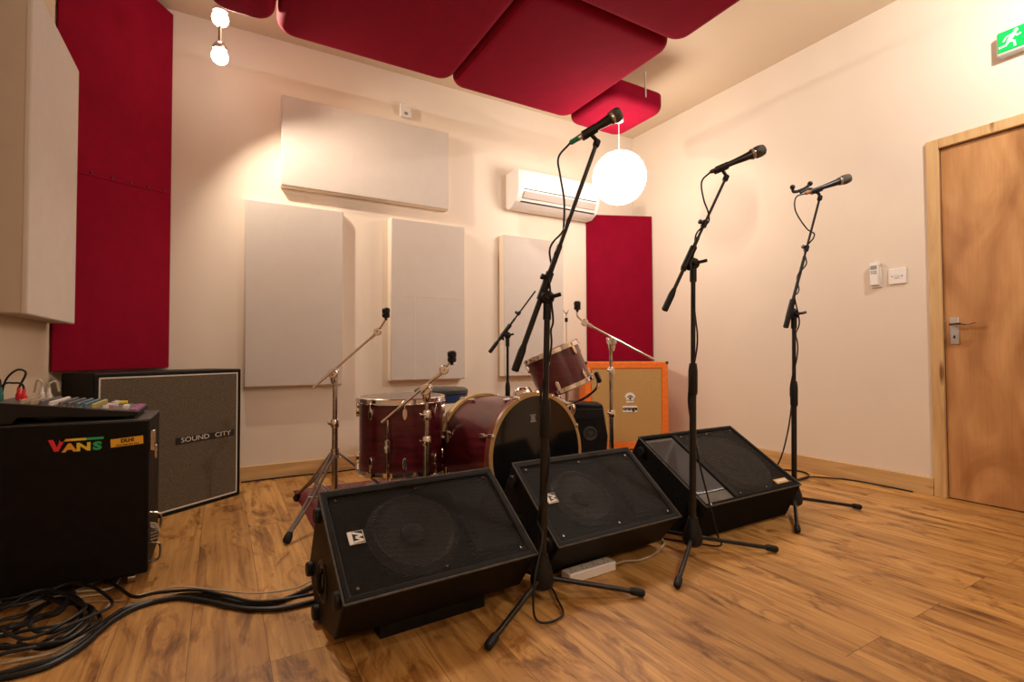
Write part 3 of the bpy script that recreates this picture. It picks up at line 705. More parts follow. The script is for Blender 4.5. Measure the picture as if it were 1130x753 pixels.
    def badge(s, cx, cy):
        f = s.fr
        b = MB(f).box((cx-.023, cy-.022, -.006), (cx+.023, cy+.022, -.002)).build('badge', C_WH, s.r, .001)
        MB(f).box((cx-.010, cy-.020, -.002), (cx+.021, cy+.020, -.0014)).build('badge_field', C_BK, b)
        z = MB(f); P = [(-.008, -.017), (.019, -.012), (-.004, .0), (.019, .006), (-.008, .017)]
        P = [(-.009, -.016), (.019, -.014), (-.002, -.001), (.019, .004), (-.009, .016)]
        for (x0, y0), (x1, y1) in zip(P, P[1:]):
            d = V((x1-x0, y1-y0, 0)).normalized(); n_ = V((-d.y, d.x, 0))*.0032
            z.prism([(cx+x0-n_.x, cy+y0-n_.y, -.0014), (cx+x1-n_.x, cy+y1-n_.y, -.0014), (cx+x1+n_.x, cy+y1+n_.y, -.0014), (cx+x0+n_.x, cy+y0+n_.y, -.0014)], (0, 0, .0005))
        z.build('zigzag_letter', C_WH, b)

m1 = Wedge('black wedge monitor nearest the cables, leftmost of the floor row, raised at front', .275, 1.455, .048, .611, PROF, BLACK)
m1.woofer(.255, m1.T/2, .135); m1.horn(.42, .575, .06, m1.T-.06, PLAST); m1.grille(); m1.end_fittings(0, -1); m1.badge(.075, .195)
b = MB(frame(m1.o, m1.u)).prism([(.13, .004, .0004), (.13, .075, .0004), (.13, .075, .0235), (.13, .004, .036)], (.345, 0, 0)).build('prop_block', BLACK); tag(b, 'black block wedged under the front of the leftmost monitor', 'block')
b.location = (0, 0, 0)
t2 = .042; PR2 = [rotp(q, t2) for q in PROF]
m2 = Wedge('black wedge monitor in the middle of the floor row, behind the white socket strip', .997, 1.529, .029, .615, PR2, BLACK)
m2.woofer(.24, m2.T/2, .12); m2.horn(.42, .575, .06, m2.T-.06, PLAST); m2.grille(); m2.end_fittings(0, -1); m2.badge(.082, .195)
PR3 = [(0, 0), (-.078, .168), (.317, .409), (.455, .17), (.36, 0)]
m3 = Wedge('carpeted wedge monitor with open grey horn, rightmost in the floor row', 1.787, 1.532, .011, .705, PR3, BLACKC, rim=.018, dep=.115)
T = m3.T
MB(m3.fr).box((.222, .018, -.112), (.250, T-.018, -.002)).build('divider', BLACK, m3.r, .003)
m3.woofer(.465, T/2, .19); m3.grille(.252, .685)
MB(m3.fr).box((.020, .020, -.112), (.220, .075, -.012)).box((.020, T-.04, -.112), (.220, T-.020, -.012)).build('horn_surround', DULL, m3.r, .003)
hf = MB(m3.fr)
# curved horn flare, light grey plastic
nx, ny = 16, 20; X0, X1, Y0, Y1 = .024, .218, .078, T-.042; vs = []
for j in range(ny+1):
    for i in range(nx+1):
        fx, fy = i/nx*2-1, j/ny*2-1
        d = max(abs(fx)**.85, abs(fy)**3.0); vs.append((X0+(X1-X0)*i/nx, Y0+(Y1-Y0)*j/ny, -.112+.100*d))
fs = [(j*(nx+1)+i, j*(nx+1)+i+1, (j+1)*(nx+1)+i+1, (j+1)*(nx+1)+i) for j in range(ny) for i in range(nx)]
hf.add(vs, fs).build('horn_flare', GREYH, m3.r, angle=80)
MB(m3.fr).box((.558, .032, -.006), (.652, .062, -.001)).build('badge', mat('gold_badge', (.60, .36, .10), .35, metal=.2), m3.r, .001)
text('YAMAHA', .022, m3.fr @ V((.605, .047, -.0006)), m3.u, m3.t, C_WH, m3.r, ext=.0006, bold=.0006, sx=.95)
MB(m3.fr).lathe((.03, .008, 0), (0, 0, 1), [(.008, 0), (.007, .004)], 10).build('corner_screw', CHROME, m3.r)
m3.end_fittings(0, -1)
MB(frame(m3.P(.705, (.02, .10)), m3.u, m3.v)).box((0, -.04, -.03), (.012, .06, .05)).build('corner_cap', PLAST, m3.r, .01)

# small monitor behind the bass drum
sm = thing('drum_monitor', 'small black speaker standing behind the bass drum, before the orange cabinet', 'speaker', (2.16, 2.795, 0))
f5 = frame((2.02, 2.89, 0), (.866, -.5, 0))
MB(f5).prism([(0, 0, 0), (.34, 0, 0), (.36, 0, .24), (.325, 0, .462), (.07, 0, .476), (0, 0, .44)], (0, .20, 0)).build('cabinet', BLACK, sm, .014, seg=3)
m = MB(f5); m.lathe((.235, -.001, .26), (0, -1, 0), [(.050, 0), (.050, .006), (.040, .008), (.036, .002), (.016, .001), (.014, .006), (.001, .007)], 24); m.build('woofer', mat('small_cone', (.03, .027, .024), .5), sm)
MB(f5).box((.02, -.003, .36), (.32, .002, .43)).build('horn', PLAST, sm, .004)

# ------------------------------------------------------------------ microphone stands
def mic_stand(label, base, feet_dir, leg_r, hubz, topz, clutch, low, boomtop, clipdir, extra_knobs=(), inner=True, extra_clip=None, toplean=(0, 0), rl=.0125, ru=.0085, name='microphone_stand', thick=1.0, micline=None):
    r = thing(name, label, 'microphone stand', (*base, 0))
    bx, by = base; B0 = V((bx, by, 0)); TOP = V((bx+toplean[0], by+toplean[1], topz))
    pz = lambda z: B0.lerp(V((TOP.x, TOP.y, 0)), z/topz)+V((0, 0, z))
    MB().lathe(pz(hubz-.05), TOP-B0, [(.024, 0), (.037, .010), (.040, .03), (.036, .055), (.026, .085), (.018, .115)], 18).build('tripod_hub', RUBBER, r)
    for a in feet_dir:
        d = V((math.cos(a), math.sin(a), 0)); p0 = pz(hubz-.015)+d*.022; p1 = B0+d*(leg_r-.03)+V((0, 0, .020)); p2 = B0+d*leg_r+V((0, 0, .014))
        l = MB().cyl(p0, p1, .0085, n=12).build('leg', SATIN, r)
        MB().lathe(p1-(p2-p1).normalized()*.015, p2-p1, [(.011, 0), (.0135, .01), (.0135, .035), (.0125, .045), (.008, .05)], 14).build('rubber_foot', RUBBER, l)
    smid = topz*.62
    MB().cyl(pz(hubz+.03), pz(smid), rl, n=16).build('lower_pole', SATIN, r)
    MB().lathe(pz(smid-.09), TOP-B0, [(rl+.002, 0), (rl+.005, .01), (rl+.005, .10), (rl+.001, .13)], 16).build('height_grip', RUBBER, r)
    MB().cyl(pz(smid), pz(topz-.02), ru, n=14).build('upper_pole', SATIN, r)
    clutch, low, boomtop = V(clutch), V(low), V(boomtop)
    if micline is not None:
        md = (V(micline[1])-V(micline[0])).normalized(); mu = (V((0, 0, 1))-md*md.z).normalized()
        boomtop = V(micline[0])+md*((boomtop-V(micline[0])).dot(md)+.012)-mu*.048
        clipdir = md
    MB().lathe(pz(topz-.075), TOP-B0, [(.014, 0), (.014, .05), (.011, .075)], 14).build('collar', PLAST, r)
    bd = (boomtop-low).normalized()
    side = bd.cross(V((0, 0, 1))).normalized()
    if side.y > 0: side = -side
    cb = low+bd*((clutch-low).dot(bd))
    m = MB(); m.lathe(TOP+V((0, 0, .0))-side*.02, side, [(.020, 0), (.024, .006), (.024, .030), (.018, .036)], 18)
    m.cyl(cb-bd*.045, cb+bd*.055, .0145, n=14); m.build('boom_clutch', PLAST, r, .001)
    wg = MB(); q = TOP+side*.016; h = side.cross(V((0, 0, 1))).normalized()
    if h.x < 0: h = -h
    wg.lathe(q, side, [(.008, 0), (.008, .02)], 10); wg.tube([q+side*.014+h*.0, q+side*.020+h*.024+V((0, 0, .003)), q+side*.020+h*.042+V((0, 0, .008))], .007, 8)
    wg.build('wing_screw', PLAST, r)
    MB().cyl(low+bd*.08, low+bd*((boomtop-low).length*(.55 if inner else 1)), .0078*thick, n=12).build('boom_arm', SATIN, r)
    if inner: MB().cyl(low+bd*((boomtop-low).length*.55), boomtop, .0058*thick, n=12).build('boom_extension', SATIN, r)
    MB().lathe(low, bd, [(.010, 0), (.0135, .004), (.0135, .075), (.009, .10)], 14).build('counter_grip', RUBBER, r)
    for kk in extra_knobs:
        p = low+bd*kk; m = MB(); m.lathe(p-bd*.014, bd, [(.012, 0), (.012, .028)], 12); m.lathe(p, V((-.7, .2, .3)) if kk > .3 else V((.6, -.2, -.1)), [(.005, 0), (.005, .014), (.010, .016), (.010, .026)], 10); m.build('boom_knob', PLAST, r)
    if clipdir is not None:
        cdv = V(clipdir).normalized(); up_ = (V((0, 0, 1))-cdv*cdv.z).normalized()
        cc = boomtop+up_*.048
        cl = MB(); cl.lathe(boomtop-bd*.012, bd, [(.010, 0), (.012, .004), (.012, .022), (.008, .026)], 12); cl.cyl(boomtop+bd*.008, cc-up_*.012, .007, n=10); cl.build('clip_joint', PLAST, r)
        c2 = MB(); ns = 12; si = cdv.cross(up_)
        for k in range(ns):
            a0_, a1_ = math.radians(-215+k*250/ns), math.radians(-215+(k+1)*250/ns)
            def P_(a_, R_): return cc-cdv*.03+(si*math.cos(a_)+up_*math.sin(a_))*R_
            c2.prism([P_(a0_, .0148), P_(a1_, .0148), P_(a1_, .0180), P_(a0_, .0180)], cdv*.055)
        c2.build('mic_clip', PLAST, r, smooth=True)
    else: cc = None
    if extra_clip is not None:
        e = V(extra_clip); m = MB(); m.tube([boomtop+V((0, 0, .02)), boomtop.lerp(e, .5)+V((0, 0, .03)), e+V((0, 0, -.012))], .007, 8)
        m.tube([e+V((-.035, .02, .018)), e+V((-.030, .017, -.006)), e, e+V((.030, -.017, .018)), e+V((.045, -.026, .036))], .008, 8)
        m.ball(e+V((-.035, .02, .018)), .013, 10, 8); m.ball(e+V((.045, -.026, .036)), .013, 10, 8); m.build('spare_clip', PLAST, r)
    return r, pz, cc, low, bd

def microphone(label, tail, head, ring, group='vocal microphones'):
    tail, head = V(tail), V(head); d = (head-tail).normalized(); L = (head-tail).length
    r = thing('microphone', label, 'microphone', (tail+head)/2, group)
    k = L/.235
    MB().lathe(tail+d*.050, d, [(.0095*1, 0), (.0105, .01), (.0125, .06*k), (.0165, .115*k), (.0190, .128*k)], 20).build('mic_body', SATIN, r)
    MB().lathe(tail+d*(.050+.126*k), d, [(.0195, 0), (.0225, .004), (.0225, .010), (.0205, .014)], 22).build('head_ring', DCHROME, r)
    hl = L-.05-.138*k
    MB().lathe(tail+d*(.050+.138*k), d, [(.0205, 0), (.0245, hl*.2), (.0250, hl*.55), (.0215, hl*.85), (.012, hl*.98), (.002, hl)], 22).build('mic_grille', mat('dark_mesh', (.085, .078, .07), .45, metal=.6, bump=1.0, bscale=900), r)
    MB().lathe(tail, d, [(.0065, 0), (.0088, .006), (.0088, .034)], 14).build('cable_plug', ring, r)
    MB().lathe(tail+d*.032, d, [(.0102, 0), (.0102, .020)], 14).build('plug_sleeve', STEEL, r)
    return r, tail, d

def tube_thing(name, label, cat, pts, rad, m, group=None, n=8):
    P = V(pts[0]); o = MB().tube(pts, rad, n).build(name, m); 
    # origin at the first point
    for v in o.data.vertices: v.co -= P
    o.location = P
    return tag(o, label, cat, group)

def spiral(p0, p1, turns, r, n=8, ph=0):
    p0, p1 = V(p0), V(p1); d = (p1-p0).normalized(); a = d.cross(V((0, 1, 0))).normalized(); b = d.cross(a); out = []
    N = int(turns*n)
    for k in range(N+1):
        t = k/N; an = ph+2*math.pi*turns*t; out.append(p0.lerp(p1, t)+(a*math.cos(an)+b*math.sin(an))*r)
    return out

R_ = math.radians
# stand nearest the camera
st1, pz, cc, low, bd = mic_stand('black boom microphone stand nearest the camera, between two wedge monitors', (.937, 1.432), (R_(211), R_(331), R_(91)), .342, .085, 1.010, (.961, 1.428, 1.044), (.866, 1.483, .760), (1.090, 1.353, 1.563), None, micline=((1.034, 1.386, 1.544), (1.187, 1.298, 1.650)), extra_knobs=(.335,), toplean=(.024, -.010), rl=.0140, ru=.0105, thick=1.25)
mic, tail, d = microphone('black microphone with a green plug ring, highest and nearest the camera', (1.034, 1.386, 1.544), (1.187, 1.298, 1.650), flat('green_ring', (.01, .22, .12)))
bt = V((1.090, 1.353, 1.563)); lo = V((.866, 1.483, .760))
pts = [tail, tail+V((-.035, .02, -.05)), V((1.000, 1.398, 1.43)), V((1.012, 1.392, 1.34))]+spiral(lo.lerp(bt, .62), lo.lerp(bt, .42), 1.2, .012)+[V((.965, 1.405, 1.00)), V((.972, 1.405, .93))]+spiral(pz(.90), pz(.25), 1.6, .017, 10)+[V((.915, 1.39, .22)), V((.845, 1.33, .12)), V((.825, 1.30, .03)), V((.86, 1.285, .008)), V((.93, 1.30, .008)), V((.965, 1.38, .012)), V((1.0, 1.47, .01)), V((1.02, 1.60, .006))]
tube_thing('microphone_cable', 'black cable winding down the nearest mic stand with a loop near its foot', 'cable', pts, .0036, CABLEB)
# middle stand
st2, pz, cc, low, bd = mic_stand('black boom microphone stand in the middle, before the horn of the carpeted monitor', (1.672, 1.432), (R_(212), R_(332), R_(92)), .350, .085, 1.190, (1.690, 1.434, 1.207), (1.591, 1.492, .996), (1.812, 1.364, 1.537), None, micline=((1.763, 1.392, 1.575), (1.962, 1.277, 1.672)), extra_knobs=(.20, .40), toplean=(.022, -.004), rl=.0135, ru=.0095)
mic, tail, d = microphone('black microphone on the middle stand, against the plain right wall', (1.763, 1.392, 1.575), (1.962, 1.277, 1.672), flat('brown_ring', (.08, .03, .02)))
bt = V((1.812, 1.364, 1.537)); lo = V((1.591, 1.492, .996))
pts = [tail, tail+V((-.03, .02, -.04)), V((1.735, 1.405, 1.46)), V((1.748, 1.395, 1.41))]+spiral(lo.lerp(bt, .72), lo.lerp(bt, .45), 1.2, .012)+[V((1.672, 1.42, 1.16)), V((1.676, 1.415, 1.05))]+spiral(pz(.95), pz(.45), 1.0, .017, 10)+[V((1.70, 1.41, .35)), V((1.73, 1.39, .20)), V((1.76, 1.38, .08)), V((1.80, 1.40, .02)), V((1.76, 1.50, .007)), V((1.68, 1.62, .006))]
tube_thing('microphone_cable', 'black cable winding down the middle mic stand past the carpeted monitor', 'cable', pts, .0036, CABLEB)
# far right stand
st3, pz, cc, low, bd = mic_stand('black boom microphone stand farthest right, with a spare clip on top', (2.568, 1.545), (R_(213), R_(334), R_(93)), .360, .085, 1.020, (2.579, 1.535, 1.038), (2.541, 1.557, .949), (2.707, 1.461, 1.588), None, micline=((2.640, 1.500, 1.652), (2.848, 1.379, 1.736)), extra_knobs=(.10, .43), toplean=(.012, -.010), extra_clip=(2.618, 1.512, 1.668), rl=.0130, ru=.0095)
mic, tail, d = microphone('black microphone with a copper plug ring, on the rightmost stand', (2.640, 1.500, 1.652), (2.848, 1.379, 1.736), flat('copper_ring', (.42, .14, .05)))
bt = V((2.707, 1.461, 1.588)); lo = V((2.541, 1.557, .949))
pts = [tail, tail+V((-.04, .025, -.02)), V((2.595, 1.525, 1.56)), V((2.640, 1.497, 1.47))]+spiral(lo.lerp(bt, .78), lo.lerp(bt, .25), 2.4, .012)+[V((2.585, 1.51, .98))]+spiral(pz(.92), pz(.55), .8, .017, 10)+[V((2.545, 1.56, .40)), V((2.535, 1.60, .25)), V((2.60, 1.72, .12)), V((2.80, 1.86, .03)), V((2.96, 1.97, .008))]
ell = [V((3.22+.22*math.cos(t), 2.02+.13*math.sin(t), .008+.006*k)) for k, t in enumerate([math.pi+.5*i for i in range(30)][::1])]
tube_thing('microphone_cable', 'black cable of the rightmost mic stand, coiled by the right wall', 'cable', pts, .0036, CABLEB)
tube_thing('coiled_cable', 'coil of black cable on the floor at the right baseboard', 'cable', [V((p.x, p.y, .006+.0035*(k//13))) for k, p in enumerate(ell)]+[V((3.40, 1.86, .006)), V((3.49, 1.72, .006)), V((3.505, 1.55, .006)), V((3.505, 1.40, .006))], .0045, CABLEB)
# small overhead stand at the back
oh, pz, cc, low, bd = mic_stand('thin black boom stand behind the drums, before the back wall', (1.674, 2.96), (R_(200), R_(320), R_(80)), .30, .085, .94, (1.674, 2.96, .958), (1.568, 3.021, .824), (1.839, 2.865, 1.239), None, extra_knobs=(.12, .33), rl=.012, ru=.009)

# ------------------------------------------------------------------ cymbal stands
def tripod(r, base, dirs, rad, hubz, m=CHROME, hub_h=.06):
    bx, by = base
    MB().cyl((bx, by, hubz-.025), (bx, by, hubz+.025), .021, n=16).build('leg_collar', m, r)
    MB().cyl((bx, by, max(hubz*.32-.02, .03)), (bx, by, max(hubz*.32+.02, .06)), .020, n=16).build('brace_collar', m, r)
    for a in dirs:
        d = V((math.cos(a), math.sin(a), 0)); s = V((-d.y, d.x, 0)); l = MB()
        foot = V((bx, by, 0))+d*rad; mid = V((bx, by, 0))+d*rad*.55+V((0, 0, hubz*.47))
        for k in (-1, 1):
            l.tube([V((bx, by, hubz))+d*.02+s*.011*k, mid+s*.011*k, foot+V((0, 0, .035))+s*.005*k], .0062, 8)
            l.cyl(V((bx, by, hubz*.32))+d*.018+s*.008*k, mid+s*.008*k, .004, n=8)
        l.cyl(mid-s*.014, mid+s*.014, .007, n=8)
        leg = l.build('leg', LEGM, r)
        MB().lathe(foot+V((0, 0, .036))-d*.012, d*.8-V((0, 0, 1)), [(.012, -.01), (.017, .005), (.019, .025), (.014, .036)], 14).build('rubber_foot', RUBBER, leg)

def cymbal_stand(label, base, dirs, rad, hubz, secs, joint, low, tilter, bend, top):
    r = thing('cymbal_stand', label, 'cymbal stand', (*base, 0), 'chrome boom cymbal stands')
    bx, by = base
    tripod(r, base, dirs, rad, hubz)
    z = .035; rr = .0150
    for zz in secs+[joint[2]-.02]:
        MB().cyl((bx, by, z), (bx, by, zz), rr, n=18).build('pole_section', DCHROME, r)
        if zz in secs:
            m = MB(); m.lathe((bx, by, zz-.022), (0, 0, 1), [(rr+.005, 0), (rr+.007, .008), (rr+.007, .034), (rr+.003, .042)], 18)
            m.cyl((bx, by, zz), (bx-.035, by-.02, zz), .006, n=10); m.cyl((bx-.030, by-.032, zz), (bx-.034, by-.006, zz+.004), .006, n=8)
            m.build('height_clamp', CHROME, r)
        z = zz-.01; rr -= .0028
    J = V(joint); m = MB()
    m.lathe(J-V((0, 0, .055)), (0, 0, 1), [(.013, 0), (.019, .02), (.021, .045)], 16)
    low, tilter, bend, top = V(low), V(tilter), V(bend), V(top)
    bd_ = (tilter-low).normalized(); side = bd_.cross(V((0, 0, 1))).normalized()
    m.lathe(J-side*.022, side, [(.022, 0), (.025, .006), (.025, .038), (.022, .044)], 20); m.cyl(J-bd_*.028, J+bd_*.028, .013, n=12)
    m.cyl(J+side*.02, J+side*.045, .006, n=8); m.tube([J+side*.045-bd_*.02, J+side*.045+bd_*.026+V((0, 0, .01))], .006, 8, smooth=False)
    m.build('boom_joint', CHROME, r, .0015)
    J2 = low+bd_*((J-low).dot(bd_))
    MB().cyl(low, tilter, .0068, n=12).build('boom_arm', CHROME, r)
    t = MB(); t.lathe(tilter-side*.014, side, [(.018, 0), (.021, .004), (.021, .024), (.018, .028)], 18)
    t.tube([tilter, bend, top-V((0, 0, .055))], .006, 10); t.cyl(tilter-bd_*.05, tilter, .0105, n=10)
    t.cyl(tilter+side*.012, tilter+side*.035+V((0, 0, .006)), .005, n=8)
    t.build('tilter', CHROME, r)
    MB().cyl(top-V((0, 0, .062)), top-V((0, 0, .03)), .0075, n=12).build('sleeve', RUBBER, r)
    dm_ = (top-bend).normalized()
    MB().lathe(top-V((0, 0, .05)), (0, 0, 1), [(.012, 0), (.019, .004), (.020, .020), (.017, .023), (.020, .026), (.020, .045), (.014, .052)], 16).build('felt_and_nut', RUBBER, r)
    return r
ca = math.atan2(-.297, -.249)
csA = cymbal_stand('tallest chrome cymbal stand left of the drums, boom raised to the right', (.51, 2.70), (ca, ca+R_(120), ca-R_(120)), .392, .315, [.469], (.505, 2.703, .724), (.414, 2.755, .65), (.699, 2.591, .937), (.722, 2.578, .980), (.735, 2.57, 1.057))
csB = cymbal_stand('chrome cymbal stand standing right in front of the floor tom', (.800, 2.150), (R_(270), R_(20), R_(160)), .25, .24, [.43, .545], (.798, 2.150, .657), (.625, 2.25, .511), (.868, 2.110, .745), (.885, 2.10, .775), (.897, 2.093, .828))
csC = cymbal_stand('chrome cymbal stand before the orange cabinet, boom raised to the left', (1.975, 2.266), (R_(35), R_(155), R_(275)), .24, .24, [.467, .715], (1.98, 2.263, .884), (2.195, 2.139, .777), (1.843, 2.342, .996), (1.808, 2.363, 1.035), (1.807, 2.363, 1.120))
hh = thing('hi_hat_stand', 'thin chrome rod stand with wing nut behind the tilted tom', 'hi-hat stand', (1.84, 2.517, 0))
tripod(hh, (1.84, 2.517), (R_(60), R_(180), R_(300)), .20, .24)
MB().cyl((1.84, 2.517, .03), (1.84, 2.517, .74), .012, n=14).build('pole', DCHROME, hh)
MB().cyl((1.84, 2.517, .74), (1.84, 2.517, 1.07), .0035, n=8).build('pull_rod', CHROME, hh)
MB().cyl((1.84, 2.517, 1.01), (1.84, 2.517, 1.035), .010, n=10).build('felt', RUBBER, hh)
MB().tube([(1.822, 2.527, 1.085), (1.84, 2.517, 1.060), (1.852, 2.510, 1.082)], .0035, 6).build('wing_nut', CHROME, hh)

# ------------------------------------------------------------------ drums
def lug_on(p, axis, out, ln, r, m=CHROME):
    q = V(p); m_ = MB(); ax = V(axis).normalized(); o = V(out).normalized(); s = ax.cross(o)
    P = []
    for k in range(16):
        a = 2*math.pi*k/16; P.append(q-o*.002+ax*math.cos(a)*ln/2+s*math.sin(a)*.011)
    m_.prism(P, o*.016)
    return m_.build('lug', m, r, .004)
def drum(name, label, center, axis, R, Lh, nl, hoopm=CHROME, hoop_h=.028, head_front=DRUMW, head_back=DRUMW, lugn=2, hoop_t=.006, loc=None, shell=BURG, phase=0.3):
    ax = V(axis).normalized(); c = V(center); p0 = c-ax*Lh/2; p1 = c+ax*Lh/2
    r = thing(name, label, 'drum', loc if loc else (c.x, c.y, 0))
    MB().lathe(p0+ax*.012, ax, [(R, 0), (R, Lh-.024)], 56).build('shell', shell, r)
    a = ax.cross(V((0, 0, 1)) if abs(ax.z) < .9 else V((1, 0, 0))).normalized(); b_ = ax.cross(a)
    for p, s, hm in ((p0, -1, head_back), (p1, 1, head_front)):
        Ro = R+.010
        MB().lathe(p-ax*s*(hoop_h-.006), ax*s, [(R+.002, 0), (Ro+hoop_t, 0), (Ro+hoop_t, .004), (Ro, .006), (Ro, hoop_h-.006), (Ro+hoop_t*.7, hoop_h-.003), (Ro, hoop_h), (R-.004, hoop_h), (R-.004, hoop_h-.010), (R+.002, 0)] if hoopm is not MAPLE else
                   [(R+.002, 0), (Ro+.006, 0), (Ro+.008, .003), (Ro+.008, hoop_h-.003), (Ro+.006, hoop_h), (R+.0, hoop_h), (R-.002, hoop_h-.008), (R+.002, 0)], 56, cap=False).build('hoop', hoopm if (hoopm is not MAPLE or s < 0) else HOOPF, r)
        if hoopm is MAPLE and s > 0:
            MB().lathe(p+ax*.0065, ax, [(R+.0, -.003), (Ro+.009, -.003), (Ro+.009, .0015), (R+.0, .0015), (R+.0, -.003)], 56, cap=False).build('hoop_edge', mat('bare_maple_edge', (.45, .27, .10), .45), r)
        MB().lathe(p, ax*s, [(R+.001, -.004), (R+.001, .004), (R-.012, .005), (R*.5, .005), (.001, .005)], 56).build('drum_head', hm, r)
    for k in range(nl):
        an = phase+2*math.pi*k/nl; o = a*math.cos(an)+b_*math.sin(an)
        if lugn == 2:
            lug_on(p0+ax*(Lh*.18)+o*R, ax, o, .055, r); lug_on(p1-ax*(Lh*.18)+o*R, ax, o, .055, r)
        else: lug_on(c+o*R, ax, o, .07, r)
        t = MB(); Rr = R+.013
        t.cyl(p0+ax*.002+o*Rr, p0+ax*(Lh*.16)+o*Rr, .0028, n=6); t.cyl(p1-ax*.002+o*Rr, p1-ax*(Lh*.16)+o*Rr, .0028, n=6)
        if hoopm is MAPLE:
            for p, s in ((p0, -1), (p1, 1)):
                fr_ = frame(p+o*(R+.018), o, ax*s, o.cross(ax*s))
                q = MB(fr_); q.box((-.012, -.024, -.009), (.006, .012, .009)); q.build('claw_hook', CHROME, r, .003)
        t.build('tension_rod', CHROME, r)
    return r, ax, a, b_

ft, ax, a, b_ = drum('floor_tom', 'upright burgundy floor tom with chrome hoops', (.776, 2.440, .430), (0, 0, 1), .200, .350, 8, phase=.55)
for an in (-2.15, -.35, 1.6):
    o = V((math.cos(an), math.sin(an), 0)); p = V((.776, 2.44, 0))+o*.224
    l = MB().tube([p+V((0, 0, .52)), p+V((0, 0, .12)), p+o*.03+V((0, 0, .03))], .0055, 8).build('leg', CHROME, ft)
    m = MB(); m.cyl(p+V((0, 0, .375)), p+V((0, 0, .43)), .016, n=14); m.cyl(p-o*.028+V((0, 0, .40)), p+o*.03+V((0, 0, .40)), .008, n=10); m.build('leg_bracket', CHROME, ft)
    MB().cyl(p+o*.032+V((0, 0, .007)), p+o*.026+V((0, 0, .045)), .011, n=12).build('rubber_foot', RUBBER, l)

bf, br_ = V((1.315, 2.035, .335)), V((1.236, 2.480, .305))
axd = bf-br_
bd_, ax, a, b_ = drum('bass_drum', 'large burgundy bass drum with a black front head and maple hoops', (bf+br_)/2, axd, .278, axd.length, 8, hoopm=MAPLE, hoop_h=.042, head_front=DRUMB, phase=.39)
f6 = frame(bf+ax*.0065, a if a.x > 0 else -a, b_ if b_.z > 0 else -b_, ax)
lg = MB(f6)
lg.box((-.045, .155, 0), (-.008, .163, .0012)); lg.box((-.040, .163, 0), (-.013, .190, .0012)); lg.box((-.046, .186, 0), (-.007, .192, .0012))
lg.build('head_emblem', mat('grey_ink', (.22, .21, .20), .4), bd_)
for s in (-1, 1):
    o = (a if a.x > 0 else -a)*s
    p = bf.lerp(br_, .25)+o*.285-V((0, 0, .10))
    MB().cyl(p, V((p.x+o.x*.12-.0, p.y-.06, .016)), .007, n=10).build('spur', CHROME, bd_)
tmh = MB(); q = V((1.302, 2.150, .612))
tmh.lathe(q, (0, 0, 1), [(.050, 0), (.048, .010), (.036, .034), (.030, .038)], 24); tmh.cyl(q+V((-.05, 0, .01)), q+V((.05, 0, .01)), .012); tmh.build('tom_mount', CHROME, bd_, .002)

tax = V((-.30, .22, .90)).normalized()
tc_ = V((1.597, 2.262, .725))
rtm, ax, a, b_ = drum('rack_tom', 'small burgundy tom tilted left on a chrome basket stand', tc_, tax, .150, .225, 6, phase=.2, loc=(1.597, 2.262, .6))
ss = thing('tom_basket_stand', 'chrome basket stand with black grips holding the tilted tom', 'drum stand', (1.63, 2.26, 0))
tripod(ss, (1.66, 2.30), (R_(50), R_(170), R_(290)), .19, .24)
hub = tc_-tax*.20
MB().tube([(1.66, 2.30, .03), (1.66, 2.30, .35), tuple(hub-V((0, 0, .04))), tuple(hub)], .012, 12).build('pole', CHROME, ss)
for k in range(3):
    an = -.35+2.094*k; o = a*math.cos(an)+b_*math.sin(an)
    arm = MB().tube([hub, hub+o*.09+tax*.01, hub+o*.158+tax*.035, hub+o*.178+tax*.075], .007, 8).build('basket_arm', CHROME, ss)
    e = hub+o*.182+tax*.085
    fr_ = frame(e, o, tax, o.cross(tax)); MB(fr_).box((-.008, -.030, -.018), (.014, .030, .018)).build('rubber_grip', RUBBER, arm, .006)

th = thing('drum_throne', 'round blue and black drummer stool behind the floor tom', 'stool', (1.21, 2.995, 0))
MB().lathe((1.21, 2.995, .515), (0, 0, 1), [(.150, 0), (.164, .008), (.166, .050), (.160, .052)], 40).build('seat_side', BLUE, th)
MB().lathe((1.21, 2.995, .565), (0, 0, 1), [(.160, 0), (.170, .006), (.168, .026), (.150, .038), (.001, .041)], 40).build('seat_top', mat('black_seat', (.03, .028, .026), .4), th)
MB().cyl((1.21, 2.995, .06), (1.21, 2.995, .515), .016).build('seat_post', DCHROME, th)
tripod(th, (1.21, 2.995), (R_(100), R_(220), R_(340)), .24, .26)

# rug
rg = thing('rug', 'dark patterned rug with red border under the drum kit', 'rug', (1.3, 2.6, 0))
MB().box((.44, 2.04, .0003), (2.30, 3.31, .004)).build('rug_field', RUG, rg, .002)
e = MB(); e.box((.385, 2.04, .0003), (.44, 3.30, .0035)); e.build('rug_border', RUGR, rg)

# ------------------------------------------------------------------ socket strip
ps = thing('socket_strip', 'white socket strip on the floor before the middle monitor', 'power strip', (1.19, 1.49, 0))
f7 = frame((1.078, 1.462, 0), (V((1.296, 1.472, 0))-V((1.078, 1.462, 0))))
MB(f7).box((0, 0, .0005), (.222, .052, .036)).build('strip_body', WHITEP, ps, .004)
for k in range(4):
    m = MB(f7); x = .030+.053*k
    m.box((x-.003, .033, .0357), (x+.003, .040, .0366)); m.box((x-.012, .016, .0357), (x-.006, .021, .0366)); m.box((x+.006, .016, .0357), (x+.012, .021, .0366)); m.build('socket', GREYP, ps)
SP = [(1.292, 1.500), (1.333, 1.509), (1.381, 1.51), (1.436, 1.488), (1.531, 1.504), (1.646, 1.56), (1.70, 1.64)]
tube_thing('power_lead', 'beige mains lead running from the white socket strip', 'cable', [V((x, y, .015 if i == 0 else .006)) for i, (x, y) in enumerate(SP)], .0042, CABLEW)

